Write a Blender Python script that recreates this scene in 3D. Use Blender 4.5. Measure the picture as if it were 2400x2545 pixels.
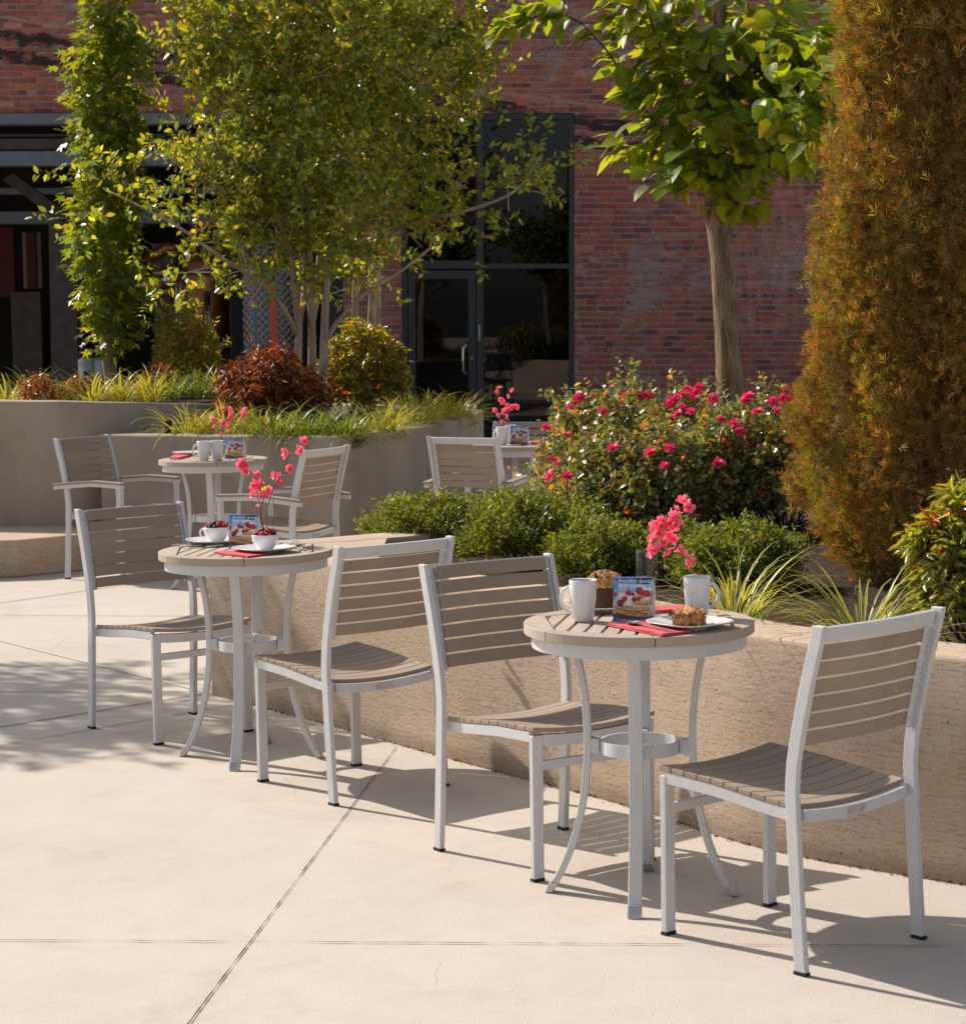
import bpy, bmesh, math, random
import numpy as np
from mathutils import Vector, Matrix

for o in list(bpy.data.objects):
    bpy.data.objects.remove(o)
SC = bpy.context.scene
COL = SC.collection
R = math.radians
rng = np.random.default_rng(7)
random.seed(7)

# ------------------------------------------------------------------ camera, sky, sun, exposure
FPX, CXP, CYP, ROLL, PITCH, EYE = 5634.8, 1200.0, 1265.0, -0.01583, 0.08977, 1.573
cam_d = bpy.data.cameras.new('camera')
cam = bpy.data.objects.new('camera', cam_d); COL.objects.link(cam)
cam.matrix_world = Matrix.Translation((0, 0, EYE)) @ Matrix.Rotation(math.pi/2-PITCH, 4, 'X') @ Matrix.Rotation(ROLL, 4, 'Z')
cam_d.sensor_fit = 'HORIZONTAL'; cam_d.sensor_width = 36.0; cam_d.lens = 36.0*FPX/2400
cam_d.shift_y = -7.5/2400
cam_d.clip_start = 0.1; cam_d.clip_end = 500
cam_d.dof.use_dof = True; cam_d.dof.focus_distance = 7.2; cam_d.dof.aperture_fstop = 13
SC.camera = cam

SUN_AZ = R(140.5)       # direction towards the sun in plan, from +X
SUN_EL = R(38.4)
sv = Vector((math.cos(SUN_AZ)*math.cos(SUN_EL), math.sin(SUN_AZ)*math.cos(SUN_EL), math.sin(SUN_EL)))
W = bpy.data.worlds.new('World'); SC.world = W; W.use_nodes = True
nt = W.node_tree; nt.nodes.clear()
sky = nt.nodes.new('ShaderNodeTexSky'); sky.sky_type = 'NISHITA'; sky.sun_disc = False
sky.sun_elevation = SUN_EL; sky.sun_rotation = math.atan2(sv.x, sv.y)
sky.dust_density = 2.5; sky.air_density = 1.0; sky.ozone_density = 0.6
hs = nt.nodes.new('ShaderNodeHueSaturation'); hs.inputs['Saturation'].default_value = 0.60
bg = nt.nodes.new('ShaderNodeBackground'); bg.inputs['Strength'].default_value = 0.10
wo = nt.nodes.new('ShaderNodeOutputWorld')
nt.links.new(sky.outputs[0], hs.inputs['Color']); nt.links.new(hs.outputs[0], bg.inputs[0]); nt.links.new(bg.outputs[0], wo.inputs[0])
sun_d = bpy.data.lights.new('sun', 'SUN'); sun_d.energy = 4.6; sun_d.angle = R(0.5); sun_d.color = (1.0, 0.905, 0.80)
sun = bpy.data.objects.new('sun', sun_d); COL.objects.link(sun)
sun.rotation_mode = 'QUATERNION'; sun.rotation_quaternion = sv.to_track_quat('Z', 'Y')
sun.location = (-8, 8, 12)
SC.view_settings.view_transform = 'Standard'; SC.view_settings.look = 'None'
SC.view_settings.exposure = 0.36; SC.view_settings.gamma = 1.0
SC.cycles.max_bounces = 8; SC.cycles.transparent_max_bounces = 16
SC.cycles.caustics_reflective = False; SC.cycles.caustics_refractive = False

# ------------------------------------------------------------------ survey helpers: photograph pixel (2400 wide) -> point in the place
def ray(u, v):
    X, Y = u-CXP, v-CYP
    c, s = math.cos(ROLL), math.sin(ROLL)
    x, y = c*X+s*Y, -s*X+c*Y
    r, up = x/FPX, -y/FPX
    c, s = math.cos(PITCH), math.sin(PITCH)
    return (r, c+up*s, -s+up*c)
def on(u, v, z=0.0):            # on the horizontal plane z
    k = ray(u, v); t = (z-EYE)/k[2]
    return Vector((t*k[0], t*k[1], z))
def at(u, v, y):                # at distance y
    k = ray(u, v); t = y/k[1]
    return Vector((t*k[0], y, EYE+t*k[2]))
def disp(u, v): return u*1.28, v*1.28

# ------------------------------------------------------------------ materials
def newmat(name):
    m = bpy.data.materials.new(name); m.use_nodes = True
    n = m.node_tree.nodes; n.clear()
    out = n.new('ShaderNodeOutputMaterial')
    return m, m.node_tree, n, m.node_tree.links, out
def ramp(n, stops):
    r = n.new('ShaderNodeValToRGB'); e = r.color_ramp.elements
    while len(e) < len(stops): e.new(0.5)
    for i, (p, c) in enumerate(stops):
        e[i].position = p; e[i].color = (c[0], c[1], c[2], 1)
    return r
def noise(n, l, vec, scale, detail=4, rough=0.55, dist=0.0, mapscale=None):
    t = n.new('ShaderNodeTexNoise'); t.inputs['Scale'].default_value = scale
    t.inputs['Detail'].default_value = detail; t.inputs['Roughness'].default_value = rough; t.inputs['Distortion'].default_value = dist
    if mapscale is not None:
        mp = n.new('ShaderNodeMapping'); mp.inputs['Scale'].default_value = mapscale
        l.new(vec, mp.inputs['Vector']); vec = mp.outputs[0]
    l.new(vec, t.inputs['Vector'])
    return t.outputs['Fac']
def mathn(n, l, op, a, b=None, clamp=False):
    m = n.new('ShaderNodeMath'); m.operation = op; m.use_clamp = clamp
    for i, x in enumerate((a, b)):
        if x is None: continue
        if isinstance(x, (int, float)): m.inputs[i].default_value = x
        else: l.new(x, m.inputs[i])
    return m.outputs[0]
def mixc(n, l, fac, a, b, mode='MIX'):
    m = n.new('ShaderNodeMix'); m.data_type = 'RGBA'; m.blend_type = mode
    for sock, x in ((m.inputs['Factor'], fac), (m.inputs[6], a), (m.inputs[7], b)):
        if isinstance(x, (int, float)): sock.default_value = x
        elif isinstance(x, tuple): sock.default_value = (x[0], x[1], x[2], 1)
        else: l.new(x, sock)
    return m.outputs[2]
def bumpn(n, l, h, strength, dist, prev=None):
    b = n.new('ShaderNodeBump'); b.inputs['Strength'].default_value = strength; b.inputs['Distance'].default_value = dist
    l.new(h, b.inputs['Height'])
    if prev is not None: l.new(prev, b.inputs['Normal'])
    return b.outputs[0]
def pbsdf(n, l, out, col, rough=0.5, spec=0.5, metal=0.0, normal=None, coat=0.0):
    p = n.new('ShaderNodeBsdfPrincipled')
    if isinstance(col, tuple): p.inputs['Base Color'].default_value = (col[0], col[1], col[2], 1)
    else: l.new(col, p.inputs['Base Color'])
    if isinstance(rough, (int, float)): p.inputs['Roughness'].default_value = rough
    else: l.new(rough, p.inputs['Roughness'])
    p.inputs['Specular IOR Level'].default_value = spec; p.inputs['Metallic'].default_value = metal
    p.inputs['Coat Weight'].default_value = coat
    if normal is not None: l.new(normal, p.inputs['Normal'])
    if out is not None: l.new(p.outputs[0], out.inputs['Surface'])
    return p
def coords(n, kind='Object'):
    return n.new('ShaderNodeTexCoord').outputs[kind]
def mat_simple(name, col, rough=0.5, spec=0.5, metal=0.0, scale=40, amt=0.12, bump=0.1, bdist=0.002, coat=0.0):
    m, t, n, l, out = newmat(name)
    f = noise(n, l, coords(n), scale, 5)
    lo = tuple(c*(1-amt) for c in col); hi = tuple(min(1, c*(1+amt)) for c in col)
    r = ramp(n, [(0.3, lo), (0.7, hi)]); l.new(f, r.inputs[0])
    pbsdf(n, l, out, r.outputs[0], rough, spec, metal, bumpn(n, l, f, bump, bdist), coat)
    return m
def mat_leaf(name, rough=0.38, spec=0.5, trans=0.45, tcol=(1.25, 1.15, 0.35), gain=1.0):
    m, t, n, l, out = newmat(name)
    a = n.new('ShaderNodeAttribute'); a.attribute_name = 'Col'
    col = mixc(n, l, 1.0, a.outputs['Color'], (gain, gain, gain), 'MULTIPLY')
    p = pbsdf(n, l, None, col, rough, spec)
    tr = n.new('ShaderNodeBsdfTranslucent')
    l.new(mixc(n, l, 1.0, col, tcol, 'MULTIPLY'), tr.inputs['Color'])
    mx = n.new('ShaderNodeMixShader'); mx.inputs[0].default_value = trans
    l.new(p.outputs[0], mx.inputs[1]); l.new(tr.outputs[0], mx.inputs[2]); l.new(mx.outputs[0], out.inputs['Surface'])
    return m
def mat_vcol(name, rough=0.5, spec=0.4, scale=120, amt=0.25, bump=0.2):
    m, t, n, l, out = newmat(name)
    a = n.new('ShaderNodeAttribute'); a.attribute_name = 'Col'
    f = noise(n, l, coords(n), scale, 5)
    r = ramp(n, [(0.3, (1-amt,)*3), (0.7, (1+amt*0.6,)*3)]); l.new(f, r.inputs[0])
    pbsdf(n, l, out, mixc(n, l, 1.0, a.outputs['Color'], r.outputs[0], 'MULTIPLY'), rough, spec, 0, bumpn(n, l, f, bump, 0.002))
    return m

def make_ground_mat():
    m, t, n, l, out = newmat('paving_concrete')
    c = coords(n)
    big = noise(n, l, c, 0.7, 6, 0.6); mid = noise(n, l, c, 6, 6, 0.65, 0.4); fine = noise(n, l, c, 190, 3, 0.75)
    trow = noise(n, l, c, 22, 5, 0.7, 0.2)
    r1 = ramp(n, [(0.25, (0.485, 0.44, 0.39)), (0.5, (0.525, 0.476, 0.42)), (0.78, (0.555, 0.51, 0.455))]); l.new(big, r1.inputs[0])
    r2 = ramp(n, [(0.3, (0.955, 0.95, 0.945)), (0.6, (1.02, 1.02, 1.02))]); l.new(mid, r2.inputs[0])
    r3 = ramp(n, [(0.28, (0.70, 0.67, 0.63)), (0.5, (1.0, 1.0, 1.0)), (0.74, (1.14, 1.14, 1.13))]); l.new(fine, r3.inputs[0])
    r4 = ramp(n, [(0.32, (0.975, 0.97, 0.965)), (0.62, (1.01, 1.01, 1.01))]); l.new(trow, r4.inputs[0])
    col = mixc(n, l, 1.0, mixc(n, l, 1.0, r1.outputs[0], r2.outputs[0], 'MULTIPLY'), r3.outputs[0], 'MULTIPLY')
    col = mixc(n, l, 1.0, col, r4.outputs[0], 'MULTIPLY')
    # sparse dark specks and small stains
    vo = n.new('ShaderNodeTexVoronoi'); vo.inputs['Scale'].default_value = 7.0; l.new(c, vo.inputs['Vector'])
    sp = mathn(n, l, 'LESS_THAN', vo.outputs['Distance'], 0.018)
    col = mixc(n, l, mathn(n, l, 'MULTIPLY', sp, 0.55), col, (0.16, 0.12, 0.09))
    stn = noise(n, l, c, 1.9, 7, 0.7, 1.2); rst = ramp(n, [(0.56, (1, 1, 1)), (0.66, (0.93, 0.915, 0.90)), (0.72, (0.985, 0.98, 0.975))]); l.new(stn, rst.inputs[0])
    col = mixc(n, l, 1.0, col, rst.outputs[0], 'MULTIPLY')
    vc = n.new('ShaderNodeTexVoronoi'); vc.feature = 'DISTANCE_TO_EDGE'; vc.inputs['Scale'].default_value = 0.55
    mpd = n.new('ShaderNodeMix'); mpd.data_type = 'VECTOR'; mpd.inputs['Factor'].default_value = 0.06
    nz = n.new('ShaderNodeTexNoise'); nz.inputs['Scale'].default_value = 3.0; nz.inputs['Detail'].default_value = 6; l.new(c, nz.inputs['Vector'])
    l.new(c, mpd.inputs[4]); l.new(nz.outputs['Color'], mpd.inputs[5]); l.new(mpd.outputs[1], vc.inputs['Vector'])
    crk = mathn(n, l, 'MULTIPLY', mathn(n, l, 'LESS_THAN', vc.outputs['Distance'], 0.0011), mathn(n, l, 'GREATER_THAN', noise(n, l, c, 0.9, 2), 0.56))
    col = mixc(n, l, mathn(n, l, 'MULTIPLY', crk, 0.30), col, (0.28, 0.22, 0.17))
    pbsdf(n, l, out, col, 0.82, 0.25, 0, bumpn(n, l, fine, 0.28, 0.003))
    return m
def make_wall_mat(name, base, warm, scratch, bstr, holes):
    m, t, n, l, out = newmat(name)
    uv = coords(n, 'UV')
    blotch = noise(n, l, uv, 2.3, 6, 0.62, 0.3); och = noise(n, l, uv, 4.5, 5, 0.65, 0.5, (0.7, 1, 1)); grain = noise(n, l, uv, 95, 4, 0.7, 0.0, (0.75, 1.15, 1))
    rip = noise(n, l, uv, 1.0, 3, 0.75, 0.35, scratch)
    mid = noise(n, l, uv, 26, 5, 0.7, 0.6, (0.6, 1.5, 1))
    r1 = ramp(n, [(0.30, tuple(x*0.84 for x in base)), (0.5, base), (0.72, tuple(min(1, x*1.10) for x in base))]); l.new(blotch, r1.inputs[0])
    r2 = ramp(n, [(0.54, (0, 0, 0)), (0.74, (1, 1, 1))]); l.new(och, r2.inputs[0])
    col = mixc(n, l, mathn(n, l, 'MULTIPLY', r2.outputs[0], 0.6), r1.outputs[0], warm)
    r3 = ramp(n, [(0.28, (0.70, 0.67, 0.63)), (0.5, (1, 1, 1)), (0.75, (1.10, 1.10, 1.09))]); l.new(grain, r3.inputs[0])
    col = mixc(n, l, 0.9 if holes else 0.45, col, r3.outputs[0], 'MULTIPLY')
    r4 = ramp(n, [(0.38, (0.66, 0.60, 0.53)), (0.47, (1, 1, 1))]); l.new(rip, r4.inputs[0])
    if holes: col = mixc(n, l, 0.55, col, r4.outputs[0], 'MULTIPLY')
    st = noise(n, l, uv, 1.0, 4, 0.6, 0.1, (3.5, 0.45, 1))          # weather streaks running down
    rs = ramp(n, [(0.36, (0.80, 0.79, 0.78)), (0.60, (1.02, 1.02, 1.02))]); l.new(st, rs.inputs[0])
    col = mixc(n, l, 0.35 if holes else 0.75, col, rs.outputs[0], 'MULTIPLY')
    sp = n.new('ShaderNodeSeparateXYZ'); l.new(uv, sp.inputs[0])      # splash dirt just above the paving
    dirt = mathn(n, l, 'SUBTRACT', 1.0, mathn(n, l, 'MULTIPLY', mathn(n, l, 'ADD', sp.outputs['Y'], mathn(n, l, 'MULTIPLY', mid, -0.05)), 22.0), True)
    col = mixc(n, l, mathn(n, l, 'MULTIPLY', dirt, 0.5), col, (0.16, 0.115, 0.08))
    nrm = bumpn(n, l, mid, bstr*0.5, 0.006)
    nrm = bumpn(n, l, rip, bstr*0.55, 0.0035, nrm)
    nrm = bumpn(n, l, grain, bstr, 0.0028, nrm)
    if holes:
        vo = n.new('ShaderNodeTexVoronoi'); vo.inputs['Scale'].default_value = 20.0; l.new(uv, vo.inputs['Vector'])
        hr = ramp(n, [(0.05, (0, 0, 0)), (0.09, (1, 1, 1))]); l.new(vo.outputs['Distance'], hr.inputs[0])
        kk = mathn(n, l, 'GREATER_THAN', noise(n, l, uv, 5.0, 2), 0.47)
        hole = mathn(n, l, 'MULTIPLY', mathn(n, l, 'SUBTRACT', 1.0, hr.outputs[0]), kk)
        col = mixc(n, l, mathn(n, l, 'MULTIPLY', hole, 0.75), col, (0.10, 0.07, 0.05))
        nrm = bumpn(n, l, mathn(n, l, 'SUBTRACT', 1.0, hole), 0.5, 0.006, nrm)
    pbsdf(n, l, out, col, 0.9, 0.2, 0, nrm)
    return m
def tar_marks(n, l, c, col):
    # tar left by an old roof line, sloping down to the right, in two strips with a pale flashing above
    sx = n.new('ShaderNodeSeparateXYZ'); l.new(c, sx.inputs[0])
    line = mathn(n, l, 'ADD', mathn(n, l, 'MULTIPLY', sx.outputs['X'], 0.150), mathn(n, l, 'ADD', sx.outputs['Z'], 1.5))
    wob = mathn(n, l, 'MULTIPLY', mathn(n, l, 'SUBTRACT', noise(n, l, c, 2.6, 6, 0.65, 0.5, (0.8, 1, 2.5)), 0.5), 0.30)
    d = mathn(n, l, 'ADD', line, wob)
    def band(lo, hi, k):
        e1 = mathn(n, l, 'MULTIPLY', mathn(n, l, 'SUBTRACT', d, lo), k, True)
        e2 = mathn(n, l, 'MULTIPLY', mathn(n, l, 'SUBTRACT', hi, d), k, True)
        return mathn(n, l, 'MULTIPLY', e1, e2)
    tar = mathn(n, l, 'MAXIMUM', band(3.46, 3.60, 70), band(3.66, 3.80, 70))
    brk = mathn(n, l, 'MULTIPLY', mathn(n, l, 'SUBTRACT', noise(n, l, c, 9.0, 6, 0.7, 0.5, (0.6, 1, 1.4)), 0.38), 9.0, True)
    col = mixc(n, l, mathn(n, l, 'MULTIPLY', mathn(n, l, 'MULTIPLY', tar, brk), 0.92), col, (0.028, 0.026, 0.028))
    d2 = mathn(n, l, 'ADD', line, mathn(n, l, 'MULTIPLY', wob, 0.25))
    e1 = mathn(n, l, 'MULTIPLY', mathn(n, l, 'SUBTRACT', d2, 3.90), 60, True); e2 = mathn(n, l, 'MULTIPLY', mathn(n, l, 'SUBTRACT', 3.945, d2), 60, True)
    col = mixc(n, l, mathn(n, l, 'MULTIPLY', mathn(n, l, 'MULTIPLY', e1, e2), 0.75), col, (0.42, 0.27, 0.22))
    return col
def make_brick_mat():
    m, t, n, l, out = newmat('old_brick')
    c = coords(n)
    a = n.new('ShaderNodeAttribute'); a.attribute_name = 'Col'
    fine = noise(n, l, c, 60, 5, 0.65); mid = noise(n, l, c, 9, 5, 0.6)
    r = ramp(n, [(0.28, (0.66, 0.64, 0.66)), (0.55, (1.0, 1.0, 1.0)), (0.78, (1.25, 1.22, 1.18))]); l.new(fine, r.inputs[0])
    r2 = ramp(n, [(0.3, (0.78, 0.76, 0.80)), (0.65, (1.08, 1.08, 1.05))]); l.new(mid, r2.inputs[0])
    col = mixc(n, l, 1.0, mixc(n, l, 1.0, a.outputs['Color'], r.outputs[0], 'MULTIPLY'), r2.outputs[0], 'MULTIPLY')
    # smeared mortar over the brick faces, in patches
    pt = noise(n, l, c, 0.9, 3, 0.6, 0.4); ed = noise(n, l, c, 7.0, 6, 0.7, 0.6, (0.7, 1, 1.6))
    s = mathn(n, l, 'ADD', mathn(n, l, 'MULTIPLY', pt, 1.0), mathn(n, l, 'MULTIPLY', ed, 0.9))
    rr = ramp(n, [(0.0, (0, 0, 0)), (1.0, (1, 1, 1))]); 
    sm = mathn(n, l, 'MULTIPLY', mathn(n, l, 'SUBTRACT', s, 1.03), 8.0, True)
    col = mixc(n, l, mathn(n, l, 'MULTIPLY', sm, 0.62), col, (0.34, 0.30, 0.28))
    # bleached streaks
    wt = noise(n, l, c, 1.0, 5, 0.65, 0.3, (16, 1, 3)); wb = noise(n, l, c, 0.5, 2)
    wv = mathn(n, l, 'MULTIPLY', mathn(n, l, 'SUBTRACT', mathn(n, l, 'ADD', wt, wb), 1.12), 5.0, True)
    col = mixc(n, l, mathn(n, l, 'MULTIPLY', wv, 0.5), col, (0.50, 0.34, 0.29))
    col = tar_marks(n, l, c, col)
    pbsdf(n, l, out, col, 0.88, 0.25, 0, bumpn(n, l, fine, 0.5, 0.004))
    return m
def make_bark(name, c1, c2, stretch=(1, 1, 0.16), scale=55, bstr=0.5):
    m, t, n, l, out = newmat(name)
    f = noise(n, l, coords(n), scale, 7, 0.7, 0.8, stretch); g = noise(n, l, coords(n), 5, 4)
    r = ramp(n, [(0.32, c1), (0.58, c2), (0.8, tuple(min(1, x*1.25) for x in c2))]); l.new(f, r.inputs[0])
    r2 = ramp(n, [(0.3, (0.75, 0.75, 0.75)), (0.7, (1.1, 1.1, 1.1))]); l.new(g, r2.inputs[0])
    pbsdf(n, l, out, mixc(n, l, 1.0, r.outputs[0], r2.outputs[0], 'MULTIPLY'), 0.85, 0.25, 0, bumpn(n, l, f, bstr, 0.012))
    return m
def make_glass(name, tint, gl=1.0, edge=1.45, rough=0.01):
    m, t, n, l, out = newmat(name)
    tr = n.new('ShaderNodeBsdfTransparent'); tr.inputs[0].default_value = (*tint, 1)
    g = n.new('ShaderNodeBsdfGlossy'); g.inputs['Roughness'].default_value = rough; g.inputs[0].default_value = (0.95, 0.97, 1, 1)
    fr = n.new('ShaderNodeFresnel'); fr.inputs[0].default_value = edge
    mx = n.new('ShaderNodeMixShader')
    l.new(mathn(n, l, 'MULTIPLY', fr.outputs[0], gl, True), mx.inputs[0]); l.new(tr.outputs[0], mx.inputs[1]); l.new(g.outputs[0], mx.inputs[2])
    l.new(mx.outputs[0], out.inputs['Surface'])
    return m
def make_slat_mat(name, base):
    m, t, n, l, out = newmat(name)
    c = coords(n)
    f = noise(n, l, c, 1.0, 4, 0.6, 0.0, (14, 420, 420)); g = noise(n, l, c, 9, 3)
    r = ramp(n, [(0.25, tuple(x*0.88 for x in base)), (0.75, tuple(x*1.1 for x in base))]); l.new(f, r.inputs[0])
    r2 = ramp(n, [(0.3, (0.93, 0.93, 0.93)), (0.7, (1.05, 1.05, 1.05))]); l.new(g, r2.inputs[0])
    ge = n.new('ShaderNodeNewGeometry'); r5 = ramp(n, [(0.0, (0.90, 0.90, 0.91)), (1.0, (1.07, 1.06, 1.04))]); l.new(ge.outputs['Random Per Island'], r5.inputs[0])
    col = mixc(n, l, 1.0, mixc(n, l, 1.0, r.outputs[0], r2.outputs[0], 'MULTIPLY'), r5.outputs[0], 'MULTIPLY')
    pbsdf(n, l, out, col, 0.62, 0.35, 0, bumpn(n, l, f, 0.12, 0.001))
    return m
def make_dimple():
    m, t, n, l, out = newmat('dimpled_steel')
    uv = coords(n, 'UV')
    vo = n.new('ShaderNodeTexVoronoi'); vo.inputs['Scale'].default_value = 1.0; vo.inputs['Randomness'].default_value = 0.0
    mp = n.new('ShaderNodeMapping'); mp.inputs['Scale'].default_value = (16, 16, 16); mp.inputs['Rotation'].default_value = (0, 0, R(45))
    l.new(uv, mp.inputs['Vector']); l.new(mp.outputs[0], vo.inputs['Vector'])
    r = ramp(n, [(0.16, (0.07, 0.068, 0.068)), (0.30, (0.22, 0.215, 0.21))]); l.new(vo.outputs['Distance'], r.inputs[0])
    pbsdf(n, l, out, r.outputs[0], 0.38, 0.5, 0.7, bumpn(n, l, vo.outputs['Distance'], 0.6, 0.02))
    return m

M = {}
M['ground'] = make_ground_mat()
M['joint'] = mat_simple('joint_dirt_and_shadow', (0.055, 0.04, 0.03), 0.95, 0.1, 0, 60, 0.4)
M['joint_light'] = mat_simple('joint_sealant', (0.60, 0.57, 0.53), 0.8, 0.2, 0, 60, 0.15)
M['wall_front'] = make_wall_mat('board_formed_concrete', (0.52, 0.412, 0.318), (0.48, 0.34, 0.20), (12.0, 105.0, 1), 0.55, True)
M['wall_back'] = make_wall_mat('smooth_concrete', (0.385, 0.325, 0.27), (0.30, 0.275, 0.245), (3, 9, 1), 0.15, False)
M['mulch'] = mat_simple('mulch', (0.045, 0.028, 0.018), 0.95, 0.15, 0, 45, 0.6, 1.0, 0.02)
M['brick'] = make_brick_mat()
def make_mortar():
    m, t, n, l, out = newmat('mortar'); c = coords(n)
    f = noise(n, l, c, 14, 5); r = ramp(n, [(0.3, (0.22, 0.18, 0.165)), (0.7, (0.37, 0.32, 0.295))]); l.new(f, r.inputs[0])
    pbsdf(n, l, out, tar_marks(n, l, c, r.outputs[0]), 0.95, 0.15, 0, bumpn(n, l, f, 0.6, 0.01))
    return m
M['mortar'] = make_mortar()
M['paint_metal'] = mat_simple('silver_powder_coat', (0.57, 0.575, 0.59), 0.42, 0.45, 0.0, 25, 0.04, 0.04, 0.0006)
M['bare_metal'] = mat_simple('brushed_plate', (0.52, 0.51, 0.50), 0.35, 0.5, 0.6, 90, 0.1)
M['steel'] = mat_simple('polished_steel', (0.62, 0.61, 0.60), 0.16, 0.5, 1.0, 30, 0.05, 0.02)
M['slat'] = make_slat_mat('taupe_slats', (0.335, 0.265, 0.205))
M['toptable'] = make_slat_mat('weathered_top', (0.43, 0.365, 0.295))
M['black'] = mat_simple('black_rubber', (0.02, 0.02, 0.022), 0.7, 0.3)
M['ceramic'] = mat_simple('white_ceramic', (0.74, 0.74, 0.75), 0.12, 0.5, 0, 8, 0.02, 0.0, 0.001, 0.3)
M['coffee'] = mat_simple('coffee', (0.02, 0.01, 0.006), 0.05, 0.5)
M['napkin'] = mat_simple('red_napkin', (0.62, 0.115, 0.13), 0.85, 0.2, 0, 240, 0.35, 0.4, 0.002)
M['cake'] = mat_simple('baked_crust', (0.42, 0.20, 0.075), 0.8, 0.25, 0, 95, 0.55, 1.0, 0.006)
M['crumb'] = mat_simple('muffin_top', (0.44, 0.22, 0.09), 0.8, 0.3, 0, 110, 0.6, 1.0, 0.008)
M['wrapper'] = mat_simple('brown_wrapper', (0.055, 0.025, 0.016), 0.75, 0.25, 0, 40, 0.3)
M['raspberry'] = mat_simple('raspberry', (0.42, 0.018, 0.025), 0.35, 0.5, 0, 260, 0.4, 0.7, 0.003)
M['blueberry'] = mat_simple('blueberry', (0.022, 0.026, 0.055), 0.45, 0.4, 0, 60, 0.5)
M['card'] = mat_vcol('card_print', 0.42, 0.4, 300, 0.10, 0.0)
M['cardwhite'] = mat_simple('white_card', (0.80, 0.79, 0.80), 0.6, 0.3, 0, 30, 0.02, 0.0)
M['ink_white'] = mat_simple('white_ink', (0.86, 0.88, 0.92), 0.6, 0.2, 0, 30, 0.02, 0.0)
def make_vase_glass():
    m, t, n, l, out = newmat('clear_glass')
    tr = n.new('ShaderNodeBsdfTransparent'); g = n.new('ShaderNodeBsdfGlossy'); g.inputs['Roughness'].default_value = 0.02
    lw = n.new('ShaderNodeLayerWeight'); lw.inputs[0].default_value = 0.5
    f = mathn(n, l, 'POWER', lw.outputs['Facing'], 3.0)
    l.new(mixc(n, l, f, (0.98, 0.985, 0.98), (0.70, 0.73, 0.71)), tr.inputs[0])
    mx = n.new('ShaderNodeMixShader'); l.new(mathn(n, l, 'ADD', mathn(n, l, 'MULTIPLY', f, 0.30), 0.03), mx.inputs[0])
    l.new(tr.outputs[0], mx.inputs[1]); l.new(g.outputs[0], mx.inputs[2]); l.new(mx.outputs[0], out.inputs['Surface'])
    return m
M['glassware'] = make_vase_glass()
M['pane'] = make_glass('window_pane', (0.40, 0.42, 0.44), 0.75, 1.5)
M['darkframe'] = mat_simple('dark_steel_frame', (0.035, 0.037, 0.042), 0.5, 0.4, 0, 20, 0.15)
M['beam'] = mat_simple('grey_steel_beam', (0.14, 0.155, 0.185), 0.55, 0.4, 0, 6, 0.15)
M['rustbeam'] = mat_simple('brown_steel', (0.075, 0.055, 0.05), 0.7, 0.3, 0, 9, 0.3)
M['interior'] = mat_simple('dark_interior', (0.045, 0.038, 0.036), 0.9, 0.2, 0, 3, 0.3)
M['redpanel'] = mat_simple('red_panel', (0.11, 0.013, 0.01), 0.6, 0.3, 0, 5, 0.15)
M['tanpanel'] = mat_simple('tan_cabinet', (0.09, 0.07, 0.053), 0.7, 0.3, 0, 8, 0.25)
M['cream'] = mat_simple('cream_cladding', (0.30, 0.26, 0.22), 0.7, 0.3, 0, 8, 0.12)
M['copper'] = mat_simple('copper', (0.33, 0.115, 0.05), 0.38, 0.5, 0.7, 4, 0.25)
M['dimple'] = make_dimple()
M['stainless'] = mat_simple('stainless', (0.25, 0.24, 0.235), 0.28, 0.5, 0.9, 7, 0.3)
M['conduit'] = mat_simple('grey_box_paint', (0.27, 0.31, 0.35), 0.5, 0.4, 0, 12, 0.08)
M['whiteplastic'] = mat_simple('white_plastic', (0.75, 0.76, 0.78), 0.4, 0.4, 0, 12, 0.03)
M['redstripe'] = mat_simple('red_stripe', (0.75, 0.12, 0.05), 0.5, 0.4, 0, 12, 0.08)
M['bluestripe'] = mat_simple('blue_stripe', (0.05, 0.22, 0.38), 0.5, 0.4, 0, 12, 0.08)
M['bark_myrtle'] = make_bark('smooth_tan_bark', (0.25, 0.185, 0.14), (0.45, 0.355, 0.28), (1, 1, 0.25), 14, 0.25)
M['bark_grey'] = make_bark('grey_brown_bark', (0.085, 0.052, 0.032), (0.34, 0.24, 0.165), (1, 1, 0.16), 34, 0.9)
M['bark_dark'] = make_bark('dark_twig', (0.06, 0.04, 0.03), (0.16, 0.11, 0.08))
M['leaf'] = mat_leaf('glossy_leaf', 0.29, 0.65, 0.57, (1.75, 1.3, 0.3), 3.0)
M['leaf_big'] = mat_leaf('broad_leaf', 0.38, 0.35, 0.60, (2.9, 2.0, 0.2), 2.0)
M['leaf_small'] = mat_leaf('small_leaf', 0.45, 0.35, 0.42, (1.5, 1.15, 0.4), 2.1)
M['leaf_dry'] = mat_leaf('dry_leaf', 0.42, 0.35, 0.42, (1.6, 0.85, 0.4), 1.6)
M['leaf_cedar'] = mat_leaf('cedar_spray', 0.45, 0.35, 0.38, (1.35, 1.0, 0.4), 1.9)
M['rose_leaf'] = mat_leaf('rose_leaf', 0.27, 0.75, 0.40, (1.5, 1.1, 0.4), 3.5)
M['blade'] = mat_leaf('striped_blade', 0.35, 0.45, 0.45, (1.3, 1.15, 0.45), 1.35)
M['petal'] = mat_leaf('petal', 0.55, 0.3, 0.40, (1.25, 0.7, 0.8))

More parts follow.
